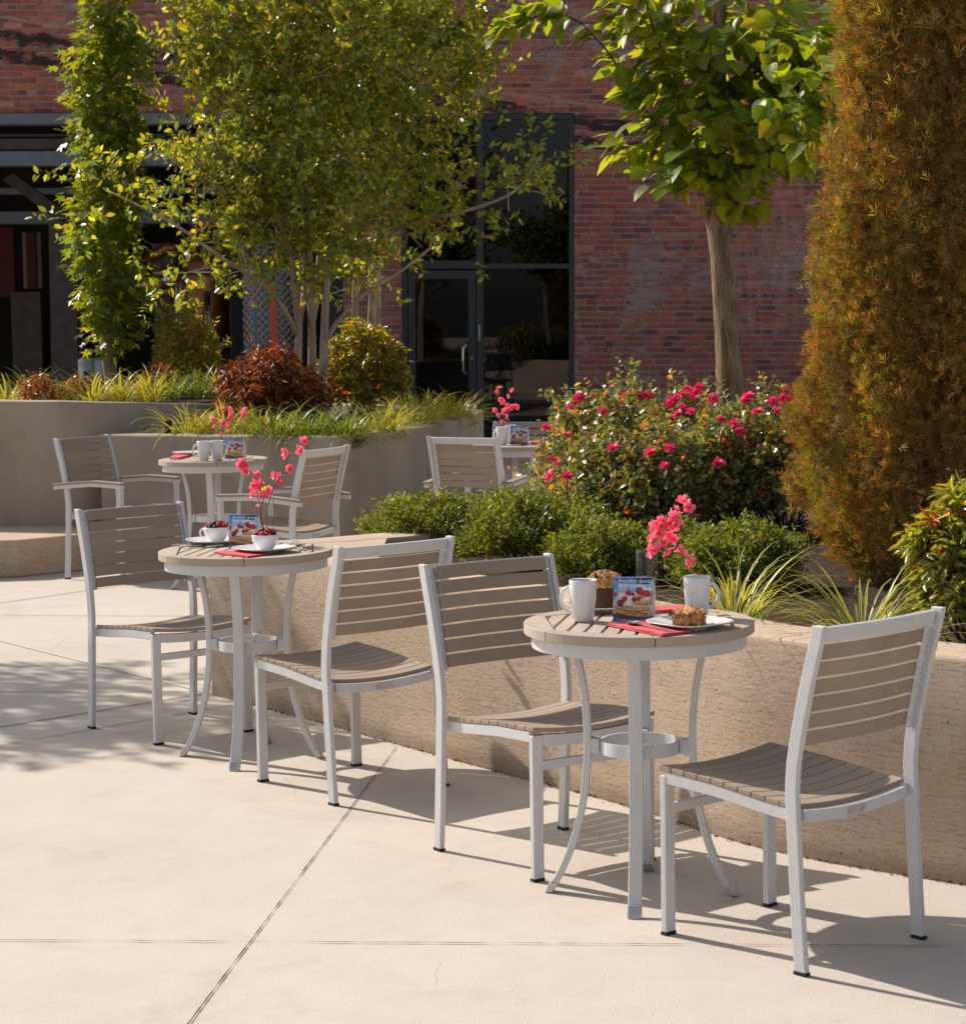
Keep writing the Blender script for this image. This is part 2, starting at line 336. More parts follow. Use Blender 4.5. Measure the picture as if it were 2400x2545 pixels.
# ------------------------------------------------------------------ mesh building
class MB:
    def __init__(s): s.v = []; s.f = []; s.c = []; s.uv = None
    def add(s, V, F, col=None):
        k = len(s.v); s.v += [tuple(map(float, p)) for p in V]; s.f += [tuple(i+k for i in f) for f in F]
        s.c += [col if col is not None else (1, 1, 1)]*len(V)
    def box(s, x0, x1, y0, y1, z0, z1, col=None):
        s.add([(x0,y0,z0),(x1,y0,z0),(x1,y1,z0),(x0,y1,z0),(x0,y0,z1),(x1,y0,z1),(x1,y1,z1),(x0,y1,z1)],
              [(3,2,1,0),(4,5,6,7),(0,1,5,4),(1,2,6,5),(2,3,7,6),(3,0,4,7)], col)
    def sweep(s, pts, A, B, col=None):       # rectangular bar along pts; A, B half-size vectors (single or per point)
        n = len(pts); V = []
        for i, p in enumerate(pts):
            p = Vector(p); a = Vector(A[i] if isinstance(A, list) else A); b = Vector(B[i] if isinstance(B, list) else B)
            V += [p-a-b, p+a-b, p+a+b, p-a+b]
        F = [(3,2,1,0), tuple(4*(n-1)+k for k in range(4))]
        for i in range(n-1):
            for k in range(4):
                F.append((4*i+k, 4*i+(k+1)%4, 4*i+4+(k+1)%4, 4*i+4+k))
        s.add(V, F, col)
    def tube(s, pts, rad, seg=8, col=None, wob=0.0, cap=True):
        pts = [Vector(p) for p in pts]; n = len(pts)
        rad = rad if isinstance(rad, (list, tuple)) else [rad]*n
        V = []; prev = None
        for i, p in enumerate(pts):
            d = (pts[min(i+1, n-1)]-pts[max(i-1, 0)]).normalized()
            if prev is None:
                up = Vector((0, 0, 1)) if abs(d.z) < 0.9 else Vector((1, 0, 0))
                a = d.cross(up).normalized()
            else:
                a = (prev-d*prev.dot(d)).normalized()
            prev = a; b = d.cross(a)
            for k in range(seg):
                t = 2*math.pi*k/seg; r = rad[i]*(1+wob*random.uniform(-1, 1))
                V.append(p+a*(r*math.cos(t))+b*(r*math.sin(t)))
        F = []
        for i in range(n-1):
            for k in range(seg):
                F.append((i*seg+k, i*seg+(k+1)%seg, (i+1)*seg+(k+1)%seg, (i+1)*seg+k))
        if cap: F += [tuple(range(seg))[::-1], tuple((n-1)*seg+k for k in range(seg))]
        s.add(V, F, col)
    def lathe(s, prof, seg=32, c=(0, 0, 0), col=None, sq=0.0):
        V = []; F = []; n = len(prof)
        for (r, z) in prof:
            for k in range(seg):
                t = 2*math.pi*k/seg
                q = 1.0
                if sq: q = (abs(math.cos(t))**sq+abs(math.sin(t))**sq)**(-1.0/sq)
                V.append((c[0]+r*q*math.cos(t), c[1]+r*q*math.sin(t), c[2]+z))
        for i in range(n-1):
            for k in range(seg):
                F.append((i*seg+k, i*seg+(k+1)%seg, (i+1)*seg+(k+1)%seg, (i+1)*seg+k))
        s.add(V, F, col)
    def ball(s, c, r, seg=10, rings=7, sc=(1, 1, 1), col=None, wob=0.0):
        V = [(c[0], c[1], c[2]-r*sc[2])]; F = []
        for i in range(1, rings):
            ph = -math.pi/2+math.pi*i/rings
            for k in range(seg):
                t = 2*math.pi*k/seg; w = 1+wob*random.uniform(-1, 1)
                V.append((c[0]+w*r*sc[0]*math.cos(ph)*math.cos(t), c[1]+w*r*sc[1]*math.cos(ph)*math.sin(t), c[2]+w*r*sc[2]*math.sin(ph)))
        V.append((c[0], c[1], c[2]+r*sc[2])); e = len(V)-1
        for k in range(seg): F.append((0, 1+(k+1)%seg, 1+k))
        for i in range(rings-2):
            for k in range(seg):
                a = 1+i*seg
                F.append((a+k, a+(k+1)%seg, a+seg+(k+1)%seg, a+seg+k))
        a = 1+(rings-2)*seg
        for k in range(seg): F.append((a+k, a+(k+1)%seg, e))
        s.add(V, F, col)
    def poly_prism(s, pts, z0, z1, col=None):
        n = len(pts)
        s.add([(p[0], p[1], z0) for p in pts]+[(p[0], p[1], z1) for p in pts],
              [tuple(range(n))[::-1], tuple(range(n, 2*n))]+[(i, (i+1)%n, n+(i+1)%n, n+i) for i in range(n)], col)
    def mesh(s, name, colors=False):
        me = bpy.data.meshes.new(name); me.from_pydata(s.v, [], s.f); 
        if colors:
            a = me.color_attributes.new('Col', 'FLOAT_COLOR', 'POINT')
            d = np.ones((len(s.v), 4), np.float32); d[:, :3] = np.array(s.c, np.float32); a.data.foreach_set('color', d.ravel())
        if s.uv is not None:
            u = me.uv_layers.new(name='UVMap'); li = np.zeros(len(me.loops), np.int32); me.loops.foreach_get('vertex_index', li)
            u.data.foreach_set('uv', np.array(s.uv, np.float32)[li].ravel())
        me.update(); return me

def link(name, me, mat, parent=None, smooth=False, bevel=0.0, seg=2):
    o = bpy.data.objects.new(name, me); COL.objects.link(o)
    if mat is not None and len(me.materials) == 0: me.materials.append(mat)
    if parent is not None: o.parent = parent
    if smooth:
        me.polygons.foreach_set('use_smooth', np.ones(len(me.polygons), bool))
    if bevel:
        b = o.modifiers.new('bevel', 'BEVEL'); b.width = bevel; b.segments = seg; b.limit_method = 'ANGLE'; b.angle_limit = R(35)
        b.harden_normals = False
    return o
def part(name, mb, mat, parent=None, smooth=False, bevel=0.0, colors=False, seg=2):
    return link(name, mb.mesh(name, colors), mat, parent, smooth, bevel, seg)
def tag(o, label, cat, group=None):
    o['label'] = label; o['category'] = cat
    if group: o['group'] = group
    return o
def empty(name, loc=(0, 0, 0), rz=0.0):
    o = bpy.data.objects.new(name, None); COL.objects.link(o); o.location = loc; o.rotation_euler = (0, 0, rz); o.empty_display_size = 0.1
    return o
def struct(o): o['kind'] = 'structure'; return o
def copy_thing(root, loc=None, rz=None):
    def rec(o, parent):
        c = o.copy(); COL.objects.link(c); c.parent = parent
        for ch in list(o.children): rec(ch, c)
        return c
    r = rec(root, None)
    if loc is not None: r.location = loc
    if rz is not None: r.rotation_euler = (0, 0, rz)
    return r

# leaves as one mesh from arrays
def inst_mesh(name, P, D, N, Lg, Wd, tmpl, faces, colr, shade=None):
    P = np.asarray(P, float); D = np.asarray(D, float); N = np.asarray(N, float)
    D = D/np.linalg.norm(D, axis=1, keepdims=True)
    S = np.cross(D, N); S /= np.linalg.norm(S, axis=1, keepdims=True)+1e-9
    N = np.cross(S, D)
    T = np.asarray(tmpl, float); k = len(T); n = len(P)
    Lg = np.broadcast_to(np.asarray(Lg, float), (n,)); Wd = np.broadcast_to(np.asarray(Wd, float), (n,))
    V = P[:, None, :] + T[None, :, 0, None]*Wd[:, None, None]*S[:, None, :] + T[None, :, 1, None]*Lg[:, None, None]*D[:, None, :] + T[None, :, 2, None]*Lg[:, None, None]*N[:, None, :]
    C = np.repeat(np.asarray(colr, float)[:, None, :], k, 1)
    if shade is not None: C = C*np.asarray(shade, float)[None, :, None] if np.ndim(shade) == 1 else C*np.asarray(shade, float)[None]
    return poly_arrays(name, V.reshape(-1, 3), faces, k, n, C.reshape(-1, 3))
def poly_arrays(name, V, faces, k, n, C):
    me = bpy.data.meshes.new(name)
    me.vertices.add(len(V)); me.vertices.foreach_set('co', V.astype(np.float32).ravel())
    sizes = np.array([len(f) for f in faces]); flat = np.concatenate([np.array(f) for f in faces])
    loops = (flat[None, :] + (np.arange(n)*k)[:, None]).ravel()
    tot = np.tile(sizes, n); start = np.concatenate([[0], np.cumsum(tot)[:-1]])
    me.loops.add(len(loops)); me.loops.foreach_set('vertex_index', loops.astype(np.int32))
    me.polygons.add(len(tot)); me.polygons.foreach_set('loop_start', start.astype(np.int32)); me.polygons.foreach_set('loop_total', tot.astype(np.int32))
    a = me.color_attributes.new('Col', 'FLOAT_COLOR', 'POINT')
    d = np.ones((len(V), 4), np.float32); d[:, :3] = C; a.data.foreach_set('color', d.ravel())
    me.update(calc_edges=True); me.validate()
    me.polygons.foreach_set('use_smooth', np.ones(len(me.polygons), bool))
    return me
def unit(n):
    v = rng.normal(size=(n, 3)); return v/np.linalg.norm(v, axis=1, keepdims=True)
def pick(n, cols, w=None, jit=0.12):
    cols = np.array(cols); w = None if w is None else np.array(w)/np.sum(w)
    i = rng.choice(len(cols), n, p=w); return np.clip(cols[i]*(1+rng.normal(0, jit, (n, 1)))*(1+rng.normal(0, jit*0.4, (n, 3))), 0.003, 1)
# leaf shapes (x across, y along, z lift)
T_OVAL = [(0,0,0),(0.40,0.28,0.03),(0.46,0.58,0.02),(0,1,-0.10),(-0.46,0.58,0.02),(-0.40,0.28,0.03),(0,0.5,-0.03)]
F_OVAL = [(0,1,2,6),(6,2,3),(6,3,4),(0,6,4,5)]
T_MINI = [(0,0,0),(0.5,0.5,0.06),(0,1,-0.05),(-0.5,0.5,0.06)]
F_MINI = [(0,1,2,3)]
T_LANCE = [(0,0,0),(0.5,0.4,0.05),(0.3,0.75,-0.03),(0,1,-0.16),(-0.3,0.75,-0.03),(-0.5,0.4,0.05),(0,0.5,0.0)]
F_LANCE = F_OVAL
def star_leaf():
    V = [(0, 0.42, 0.0)]; ang = [-118, -60, 0, 60, 118]; rad = [0.40, 0.54, 0.60, 0.54, 0.40]; out = []
    for i, a in enumerate(ang):
        if i == 0: out.append((0.06, 0.05, 0))
        out.append((math.sin(R(a))*rad[i]*-1, 0.42+math.cos(R(a))*rad[i], -0.07))
        if i < 4:
            m = (a+ang[i+1])/2; out.append((math.sin(R(m))*0.17*-1, 0.42+math.cos(R(m))*0.17, 0.02))
    out.append((-0.06, 0.05, 0))
    V += out; n = len(out)
    return V, [(0, 1+i, 1+(i+1) % n) for i in range(n)]
T_STAR, F_STAR = star_leaf()
def big_leaf():
    ys = [0, 0.10, 0.24, 0.40, 0.56, 0.70, 0.83, 0.93, 1.0]; ws = [0.02, 0.30, 0.46, 0.50, 0.46, 0.37, 0.24, 0.10, 0.0]
    V = []; F = []; sh = []
    for i, (y, w) in enumerate(zip(ys, ws)):
        dz = -0.16*y*y
        V += [(-w, y-(0.05 if 0 < i < 7 else 0), 0.07*w/0.5+dz), (-w*0.5, y, 0.055*w+dz), (0, y, dz), (w*0.5, y, 0.055*w+dz), (w, y-(0.05 if 0 < i < 7 else 0), 0.07*w/0.5+dz)]
        s = 0.88 if i % 2 else 1.06
        sh += [1.0*s, 0.97*s, 1.15, 0.97*s, 1.0*s]
    for i in range(8):
        for k in range(4): F.append((5*i+k, 5*i+k+1, 5*i+5+k+1, 5*i+5+k))
    return V, F, sh
T_BIG, F_BIG, S_BIG = big_leaf()
def cedar_spray():
    V = []; F = []
    rs = random.Random(3)
    for (ax, az, ln, y0) in ((0, 0, 1.0, 0), (0.55, 0.25, 0.72, 0.08), (-0.55, -0.2, 0.72, 0.12), (0.35, -0.5, 0.66, 0.28), (-0.4, 0.45, 0.62, 0.30), (0.75, 0.0, 0.42, 0.42), (-0.7, 0.1, 0.40, 0.48)):
        d = Vector((math.sin(ax), math.cos(ax)*math.cos(az), math.sin(az))).normalized(); s_ = d.cross(Vector((rs.uniform(-.4, .4), rs.uniform(-.4, .4), 1))).normalized()*0.034; o = Vector((0, y0, 0)); k = len(V)
        V.extend([tuple(o), tuple(o+d*ln*0.5+s_), tuple(o+d*ln), tuple(o+d*ln*0.5-s_)]); F.append((k, k+1, k+2, k+3))
    return V, F
T_CED, F_CED = cedar_spray()
def grass_blades(name, c, n, length, spread, width, col_edge, col_mid, up=0.9, seed=None):
    seg = 7; V = []; C = []
    F = []
    for j in range(seg):
        for k in range(2): F.append((3*j+k, 3*j+k+1, 3*j+3+k+1, 3*j+3+k))
    allV = []; allC = []
    for i in range(n):
        az = rng.uniform(0, 2*math.pi); L = length*rng.uniform(0.55, 1.1); el = rng.uniform(0.55, 1.35)
        h = np.array((math.cos(az), math.sin(az), 0)); b = np.array(c)+h*rng.uniform(0, spread)+np.array((rng.normal(0, spread*0.3), rng.normal(0, spread*0.3), 0))
        droop = rng.uniform(1.1, 2.4); tw = rng.normal(0, 0.25); side = np.array((-math.sin(az+tw), math.cos(az+tw), 0))
        p = b.copy(); e = el; w = width*rng.uniform(0.7, 1.2); vs = []; cs = []
        ce = np.array(col_edge)*rng.uniform(0.75, 1.2); cm = np.array(col_mid)*rng.uniform(0.7, 1.25)
        if rng.random() < 0.25: ce = cm*1.1
        for j in range(seg+1):
            t = j/seg; ww = w*(0.55+1.1*t if t < 0.4 else 1.0-0.98*((t-0.4)/0.6)**1.6)
            nrm = np.cross(side, h*math.cos(e)+np.array((0, 0, math.sin(e))))
            for k in (-1, 0, 1):
                vs.append(p+side*ww*k*0.5+nrm*(0.12*ww if k == 0 else 0)); cs.append(cm if k == 0 else ce)
            p = p+(h*math.cos(e)+np.array((0, 0, math.sin(e))))*L/seg; e -= droop/seg*(0.5+t)
        allV.append(np.array(vs)); allC.append(np.array(cs))
    return poly_arrays(name, np.concatenate(allV), F, 3*(seg+1), n, np.concatenate(allC))

# ------------------------------------------------------------------ ground and its joints
g = MB(); nx = 40
g.add([(-60, -60, 0), (60, -60, 0), (60, 90, 0), (-60, 90, 0)], [(0, 1, 2, 3)])
struct(part('patio_paving', g, M['ground']))
def strip(p, q, w, mat, z=0.004, wob=0.0012):
    p, q = Vector(p), Vector(q); d = (q-p).normalized(); s = Vector((-d.y, d.x, 0)); n = max(2, int((q-p).length/0.03))
    V = []; F = []
    for i in range(n+1):
        c = p+(q-p)*i/n
        for sg in (-1, 1):
            v = c+s*sg*(w/2+random.uniform(-wob, wob)); V.append((v.x, v.y, z))
    for i in range(n): F.append((2*i, 2*i+1, 2*i+3, 2*i+2))
    m = MB(); m.add(V, F); struct(part('paving_joint', m, mat))
def jl(a, b, w, mat='joint', ext0=0.0, ext1=0.0, z=0.004, wob=0.0012):
    p, q = on(*a), on(*b); d = (q-p); strip(p-d*ext0, q+d*ext1, w, M[mat], z, wob)
jl(disp(770, 1452), disp(370, 1985), 0.0028, ext1=0.6)
jl((0, 2340), (2393, 2355), 0.0026, ext0=0.3, ext1=0.3, wob=0.0016, z=0.0045)
jl((0, 1809), (505, 1726), 0.009, ext0=0.6)  # thick joint, its dark strip also paints in a curb edge shadow
jl((0, 1855), (576, 1754), 0.005, ext0=0.6)
jl((19, 1599), (500, 1720), 0.009, 'joint_light', ext0=0.5)
jl((0, 1530), (474, 1533), 0.006, ext0=0.5)
jl((0, 1722), (480, 1721), 0.005, ext0=0.5)
jl((0, 1500), (347, 1450), 0.008, ext0=0.5, ext1=1.0)

# ------------------------------------------------------------------ concrete planters
def resample(pts, step, corners=()):
    pts = [Vector(p) for p in pts]; out = []
    n = len(pts)
    for i in range(n-1):
        p1, p2 = pts[i], pts[i+1]
        p0 = pts[i-1] if i > 0 and i not in corners else p1-(p2-p1)
        p3 = pts[i+2] if i+2 < n and (i+1) not in corners else p2+(p2-p1)
        m = max(1, int((p2-p1).length/step))
        for k in range(m):
            t = k/m
            out.append(0.5*((2*p1)+(p2-p0)*t+(2*p0-5*p1+4*p2-p3)*t*t+(3*p1-p0-3*p2+p3)*t**3))
    out.append(pts[-1]); return out
def wall_run(pts, h, t, hs=None):
    """pts: outer face line (walk with the outside on the right); returns MB of the wall with rounded top edges"""
    n = len(pts); m = MB(); uv = []; V = []; F = []
    arc = 0.0; prof = [(0, 0), (0, 0.35), (0, 0.7), (0, -0.032), (0.006, -0.013), (0.02, -0.002), (0.04, 0), (-0.04, 0), (-0.012, -0.004), (0, -0.03), (0, 0)]
    for i, p in enumerate(pts):
        d = (pts[min(i+1, n-1)]-pts[max(i-1, 0)]); d.z = 0; d.normalize(); inn = Vector((-d.y, d.x, 0))
        if i: arc += (pts[i]-pts[i-1]).length
        H = hs[i] if hs else h
        row = [(0, 0), (0, H*0.35), (0, H*0.7), (0, H-0.016), (0.003, H-0.007), (0.010, H-0.0015), (0.02, H), (t-0.03, H), (t-0.010, H-0.003), (t, H-0.02), (t, 0)]
        ul = [0, 0.35*H, 0.7*H, H-0.03, H-0.012, H, H+0.03, H+t-0.04, H+t, H+t+0.03, 2*H+t]
        for (a, z), uu in zip(row, ul):
            q = p+inn*a; jit = 0.0015*math.sin(i*1.7+z*9)
            V.append((q.x, q.y, z+(jit if z > 0.1 else 0))); uv.append((arc, uu))
    k = 11
    for i in range(n-1):
        for j in range(k-1): F.append((i*k+j, (i+1)*k+j, (i+1)*k+j+1, i*k+j+1))
    F += [tuple(range(k)), tuple((n-1)*k+j for j in range(k))[::-1]]
    m.add(V, F); m.uv = uv; return m
def bed(name, poly, z):
    m = MB(); n = len(poly); c = Vector((sum(p[0] for p in poly)/n, sum(p[1] for p in poly)/n))
    me = bpy.data.meshes.new(name); bm = bmesh.new()
    vs = [bm.verts.new((p[0], p[1], z)) for p in poly]
    es = [bm.edges.new((vs[i], vs[(i+1) % n])) for i in range(n)]
    bmesh.ops.triangle_fill(bm, edges=es, use_beauty=True)
    bmesh.ops.recalc_face_normals(bm, faces=bm.faces)
    for f in bm.faces:
        if f.normal.z < 0: f.normal_flip()
    bm.to_mesh(me); bm.free()
    return struct(link(name, me, M['mulch']))
# front planter: a long leaf shape; outside on the right when walking from the nose towards the camera side
HF = 0.62
nose = [on(*disp(412, 1350)), on(*disp(580, 1393)), on(*disp(920, 1487)), on(*disp(1220, 1567)), on(*disp(1485, 1650)), on(*disp(1872, 1720)), Vector((1.75, 5.62, 0)), Vector((2.4, 5.3, 0)), Vector((3.6, 5.0, 0))]
front = resample(nose, 0.10)
back = [Vector((5.2, 13.2, 0)), Vector((3.2, 12.9, 0)), Vector((1.9, 12.3, 0)), Vector((0.85, 11.2, 0)), Vector((0.05, 10.05, 0)), Vector((-0.46, 9.53, 0)), Vector((-0.78, 9.33, 0)), Vector((-1.02, 9.30, 0))]
backr = resample(back, 0.15)
fw = empty('concrete_planter', (0, 0, 0)); tag(fw, 'low board marked tan concrete planter wall behind the two nearest tables', 'planter')
part('wall', wall_run(front, HF, 0.24), M['wall_front'], fw, True)
part('wall', wall_run(backr, HF, 0.20), M['wall_front'], fw, True)
cap = MB(); cp = [p for p in front[:14]]
nosecap = [Vector((-1.02, 9.30, 0)), front[0], front[2], front[4], front[6], front[8], front[9]+Vector((0.15, 0.1, 0)), Vector((-0.40, 9.40, 0)), Vector((-0.60, 9.38, 0))]
cap.poly_prism([(p.x*0.985-0.005, p.y, 0) for p in nosecap], 0.3, HF-0.003); cap.uv = [(v[0]*1.0, v[1]) for v in cap.v]
part('cap', cap, M['wall_front'], fw)
for o in fw.children:
    if o.data.name.startswith('wall'):
        e = o.modifiers.new('edge', 'EDGE_SPLIT'); e.split_angle = R(50)
off = []
for i, p in enumerate(front[6:]):
    d = (front[min(i+7, len(front)-1)]-front[i+5]).normalized(); off.append(p+Vector((-d.y, d.x, 0))*0.20)
bedpoly = [(p.x, p.y) for p in off]+[(p.x, p.y-0.1) for p in backr]
bed('planting_bed', bedpoly, HF-0.09)

# rear planter with the myrtles
HP = 0.80
pA, pB = on(248, 1080, HP), on(836, 1085, HP)
rim = [pA, pB]+[on(u, v, HP) for u, v in ((928, 1075), (1056, 1060), (1141, 1042), (1188, 1025))]
last = rim[-1]
rim += [last+Vector((0.035, 0.35, 0)), last+Vector((-0.15, 0.85, 0)), last+Vector((-0.7, 1.6, 0)), last+Vector((-2.0, 2.6, 0)), last+Vector((-4.2, 3.4, 0))]
rim = [Vector((p.x, p.y, 0)) for p in rim]
# walk with outside on the right: from A to B the outside is towards the camera
rr = resample(rim, 0.12, corners=(1,))
pp = empty('concrete_planter'); tag(pp, 'grey curved concrete planter wall with a corner, behind the armchair set', 'planter')
w = part('wall', wall_run(rr, HP, 0.22), M['wall_back'], pp, True)
e = w.modifiers.new('edge', 'EDGE_SPLIT'); e.split_angle = R(40)
bed('planting_bed', [(p.x+0.02, p.y+0.12) for p in rr[1:]], HP-0.07)
# left planter and its seat ledge
lp = [at(-420, 990, 14.7), at(0, 996, 14.3), at(246, 999, 14.4), at(400, 1001, 14.75), at(520, 1003, 15.3), at(600, 1004, 16.2), at(640, 1004, 17.6)]
hs0 = [p.z for p in lp]
lr = resample([Vector((p.x, p.y, p.z)) for p in lp], 0.15)
lpo = empty('concrete_planter'); tag(lpo, 'tall grey concrete planter wall at the far left with a seat ledge', 'planter')
w = part('wall', wall_run([Vector((p.x, p.y, 0)) for p in lr], 1.0, 0.22, [p.z for p in lr]), M['wall_back'], lpo, True)
e = w.modifiers.new('edge', 'EDGE_SPLIT'); e.split_angle = R(40)
led = MB()
lf = [Vector((-5.5, 13.0, 0)), Vector((-4.2, 13.2, 0)), on(48, 1435), on(211, 1418), Vector((-2.02, 14.05, 0))]
lb = [Vector((-2.02, 14.45, 0)), Vector((-2.6, 14.40, 0)), Vector((-3.2, 14.40, 0)), Vector((-5.5, 14.8, 0))]
led.poly_prism([(p.x, p.y) for p in lf+lb], 0, 0.225); 
led.uv = [(v[0]+v[1]*0.5, v[1]*0.5+v[2]) for v in led.v]
part('seat_ledge', led, M['wall_front'], lpo, False, 0.012)
cj = on(48, 1435)
cr = MB(); cr.box(cj.x-0.004, cj.x+0.004, cj.y-0.006, cj.y+0.01, 0.0, 0.13)
bed('planting_bed', [(p.x, p.y+0.15) for p in lr]+[(-1.2, 19.5), (-3.0, 20.5), (-7.0, 20.5)], 0.95)

# leaf litter where the front planter meets the paving
lit = MB()
for i in range(900):
    k = random.randrange(2, len(front)-8); a, b = front[k], front[k+1]; t = random.random(); p = a.lerp(b, t)
    d = (b-a).normalized(); q = p+Vector((d.y, -d.x, 0))*abs(random.gauss(0, 0.008)); r = random.uniform(0.002, 0.006)
    an = random.uniform(0, 6.28); z = random.uniform(0.001, 0.006)
    lit.add([(q.x+r*math.cos(an), q.y+r*math.sin(an), z), (q.x-r*math.sin(an)*0.5, q.y+r*math.cos(an)*0.5, z+0.004), (q.x-r*math.cos(an), q.y-r*math.sin(an), z+0.001), (q.x+r*math.sin(an)*0.5, q.y-r*math.cos(an)*0.5, z)], [(0, 1, 2, 3)],
            random.choice([(0.10, 0.06, 0.035), (0.20, 0.12, 0.06), (0.05, 0.03, 0.02), (0.30, 0.22, 0.13)]))
o = part('leaf_litter', lit, mat_vcol('litter', 0.9, 0.2), None, False, 0, True); o['kind'] = 'stuff'

# ------------------------------------------------------------------ brick building
YB = 25.0
bld = empty('brick_building', (0, YB, 1.5)); bld.rotation_euler = (0, R(0.75), 0)
tag(bld, 'old red brick building with a dark glazed entrance and an open garage bay', 'building')
def bx(x): return x
def bz(z): return z-1.5
# wall as real bricks on a mortar sheet; openings left free
x_ent0, x_ent1, z_ent = -0.86, 1.04, 3.66
x_gar1, z_gar = -1.50, 3.66
cour, blen, joint = 0.0655, 0.215, 0.0115
pal = [(0.39, 0.112, 0.08), (0.35, 0.10, 0.082), (0.42, 0.128, 0.084), (0.30, 0.092, 0.088), (0.22, 0.078, 0.082), (0.46, 0.185, 0.135), (0.40, 0.112, 0.07), (0.17, 0.07, 0.08)]
wts = [5, 5, 4, 3, 2, 1.2, 4, 0.8]
bricks = MB()
def solid(x, z):
    return not ((x_ent0 < x < x_ent1 and z < z_ent) or (x < x_gar1 and z < z_gar))
nc = int(5.4/cour)
for j in range(nc):
    z0 = j*cour; zc = z0+cour/2
    hdr = (j % 7 == 3)
    bl = blen*0.5 if hdr else blen
    x = -6.2-random.random()*bl-(0.5*bl if j % 2 else 0)
    up = zc > 3.75
    while x < 6.0:
        L = bl*random.uniform(0.94, 1.06)
        xa, xb = x, x+L-joint; x += L
        segs = []
        if z0+cour < z_gar+0.02:
            if xb < x_gar1 or (xa > x_ent0 and xb < x_ent1): continue
            if xa < x_gar1 < xb: xa = x_gar1+0.004
            if xa < x_ent0 < xb: xb = x_ent0-0.004
            if xa < x_ent1 < xb: xa = x_ent1+0.004
            if xb-xa < 0.03: continue
        c = random.choices(pal, wts)[0]; k = random.uniform(0.8, 1.2)*(1.12 if up else 1.0)
        c = tuple(min(1, q*k) for q in c)
        za, zb = z0+random.uniform(0, 0.004), z0+cour-joint+random.uniform(-0.004, 0.002)
        dpt = random.uniform(0.001, 0.007); ch = 0.004
        jx = [random.uniform(-0.004, 0.004) for _ in range(8)]
        fr = [(xa+ch+jx[0], -dpt-0.004, za+ch+jx[1]), (xb-ch+jx[2], -dpt-0.004, za+ch+jx[3]), (xb-ch+jx[4], -dpt-0.004, zb-ch+jx[5]), (xa+ch+jx[6], -dpt-0.004, zb-ch+jx[7])]
        bk = [(xa, 0.004, za), (xb, 0.004, za), (xb, 0.004, zb), (xa, 0.004, zb)]
        bricks.add([(a, b, bz(cc)) for a, b, cc in fr+bk], [(0, 1, 2, 3), (4, 5, 1, 0), (5, 6, 2, 1), (6, 7, 3, 2), (7, 4, 0, 3)], c)
part('brick_face', bricks, M['brick'], bld, False, 0, True)
core = MB()
T = 0.35
for (xa, xb, za, zb) in ((x_gar1, x_ent0, 0, z_gar), (x_ent1, 9, 0, z_gar), (-12, 9, z_gar, 8.4)):
    core.box(xa, xb, 0.0, T, bz(za), bz(zb))
part('wall', core, M['mortar'], bld)
upb = MB(); 
fb = MB(); fb.box(-12, 9, -0.012, 0.0-0.0005, bz(5.3), bz(8.4)); part('upper_wall', fb, mat_simple('upper_brick', (0.26, 0.08, 0.06), 0.9, 0.2, 0, 3, 0.3), bld)
pa = MB(); pa.box(-12, 9, -0.06, T+0.05, bz(8.4), bz(8.55)); part('parapet', pa, M['conduit'], bld)
# interior shell
it = MB()
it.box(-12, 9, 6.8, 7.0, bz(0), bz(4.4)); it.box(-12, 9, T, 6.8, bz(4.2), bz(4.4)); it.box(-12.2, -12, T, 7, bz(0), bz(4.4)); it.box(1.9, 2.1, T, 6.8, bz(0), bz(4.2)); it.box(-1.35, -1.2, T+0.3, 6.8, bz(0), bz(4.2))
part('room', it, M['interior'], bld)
# glazed entrance
en = MB(); D0, D1 = 0.02, 0.12
def fbar(m, xa, xb, za, zb, y0=D0, y1=D1): m.box(xa, xb, y0, y1, bz(za), bz(zb))
en = MB()
fbar(en, x_ent0, x_ent0+0.06, 0, z_ent); fbar(en, x_ent1-0.06, x_ent1, 0, z_ent)
fbar(en, x_ent0+0.06, x_ent1-0.06, z_ent-0.07, z_ent)
xm = 0.0
fbar(en, xm-0.035, xm+0.04, 0, z_ent-0.07)
fbar(en, x_ent0+0.06, xm-0.035, 1.97, 2.06); fbar(en, xm+0.04, x_ent1-0.06, 1.97, 2.025)
fbar(en, xm+0.04, x_ent1-0.06, 0, 0.10)
wf = part('window_frame', en, M['darkframe'], bld, False, 0.004)
for (xa, xb, za, zb) in ((x_ent0+0.06, xm-0.035, 2.06, z_ent-0.07), (xm+0.04, x_ent1-0.06, 2.025, z_ent-0.07), (xm+0.04, x_ent1-0.06, 0.10, 1.97)):
    p = MB(); fbar(p, xa, xb, za, zb, 0.068, 0.072); part('pane', p, M['pane'], wf)
dr = MB(); xa, xb = x_ent0+0.066, xm-0.041
fbar(dr, xa, xa+0.085, 0.02, 1.955, 0.035, 0.085); fbar(dr, xb-0.085, xb, 0.02, 1.955, 0.035, 0.085)
fbar(dr, xa+0.085, xb-0.085, 1.86, 1.955, 0.035, 0.085); fbar(dr, xa+0.085, xb-0.085, 0.02, 0.24, 0.035, 0.085)
door = part('door', dr, M['darkframe'], bld, False, 0.004)
p = MB(); fbar(p, xa+0.085, xb-0.085, 0.24, 1.86, 0.058, 0.062); part('pane', p, M['pane'], door)
h = MB(); hx = xb-0.10
h.tube([(hx, 0.03, bz(0.80)), (hx-0.01, -0.05, bz(0.82)), (hx-0.045, -0.075, bz(0.86)), (hx-0.045, -0.075, bz(1.10)), (hx-0.01, -0.05, bz(1.14)), (hx, 0.03, bz(1.16))], 0.013, 8)
part('handle', h, M['steel'], door, True)
lk = MB(); lk.lathe([(0.001, 0), (0.022, 0), (0.022, 0.012), (0.001, 0.012)], 12, (0, 0, 0)); lk.v = [(v[0]+xb-0.045, 0.034-v[2], bz(0.99)+v[1]) for v in lk.v]
part('lock', lk, M['copper'], door)
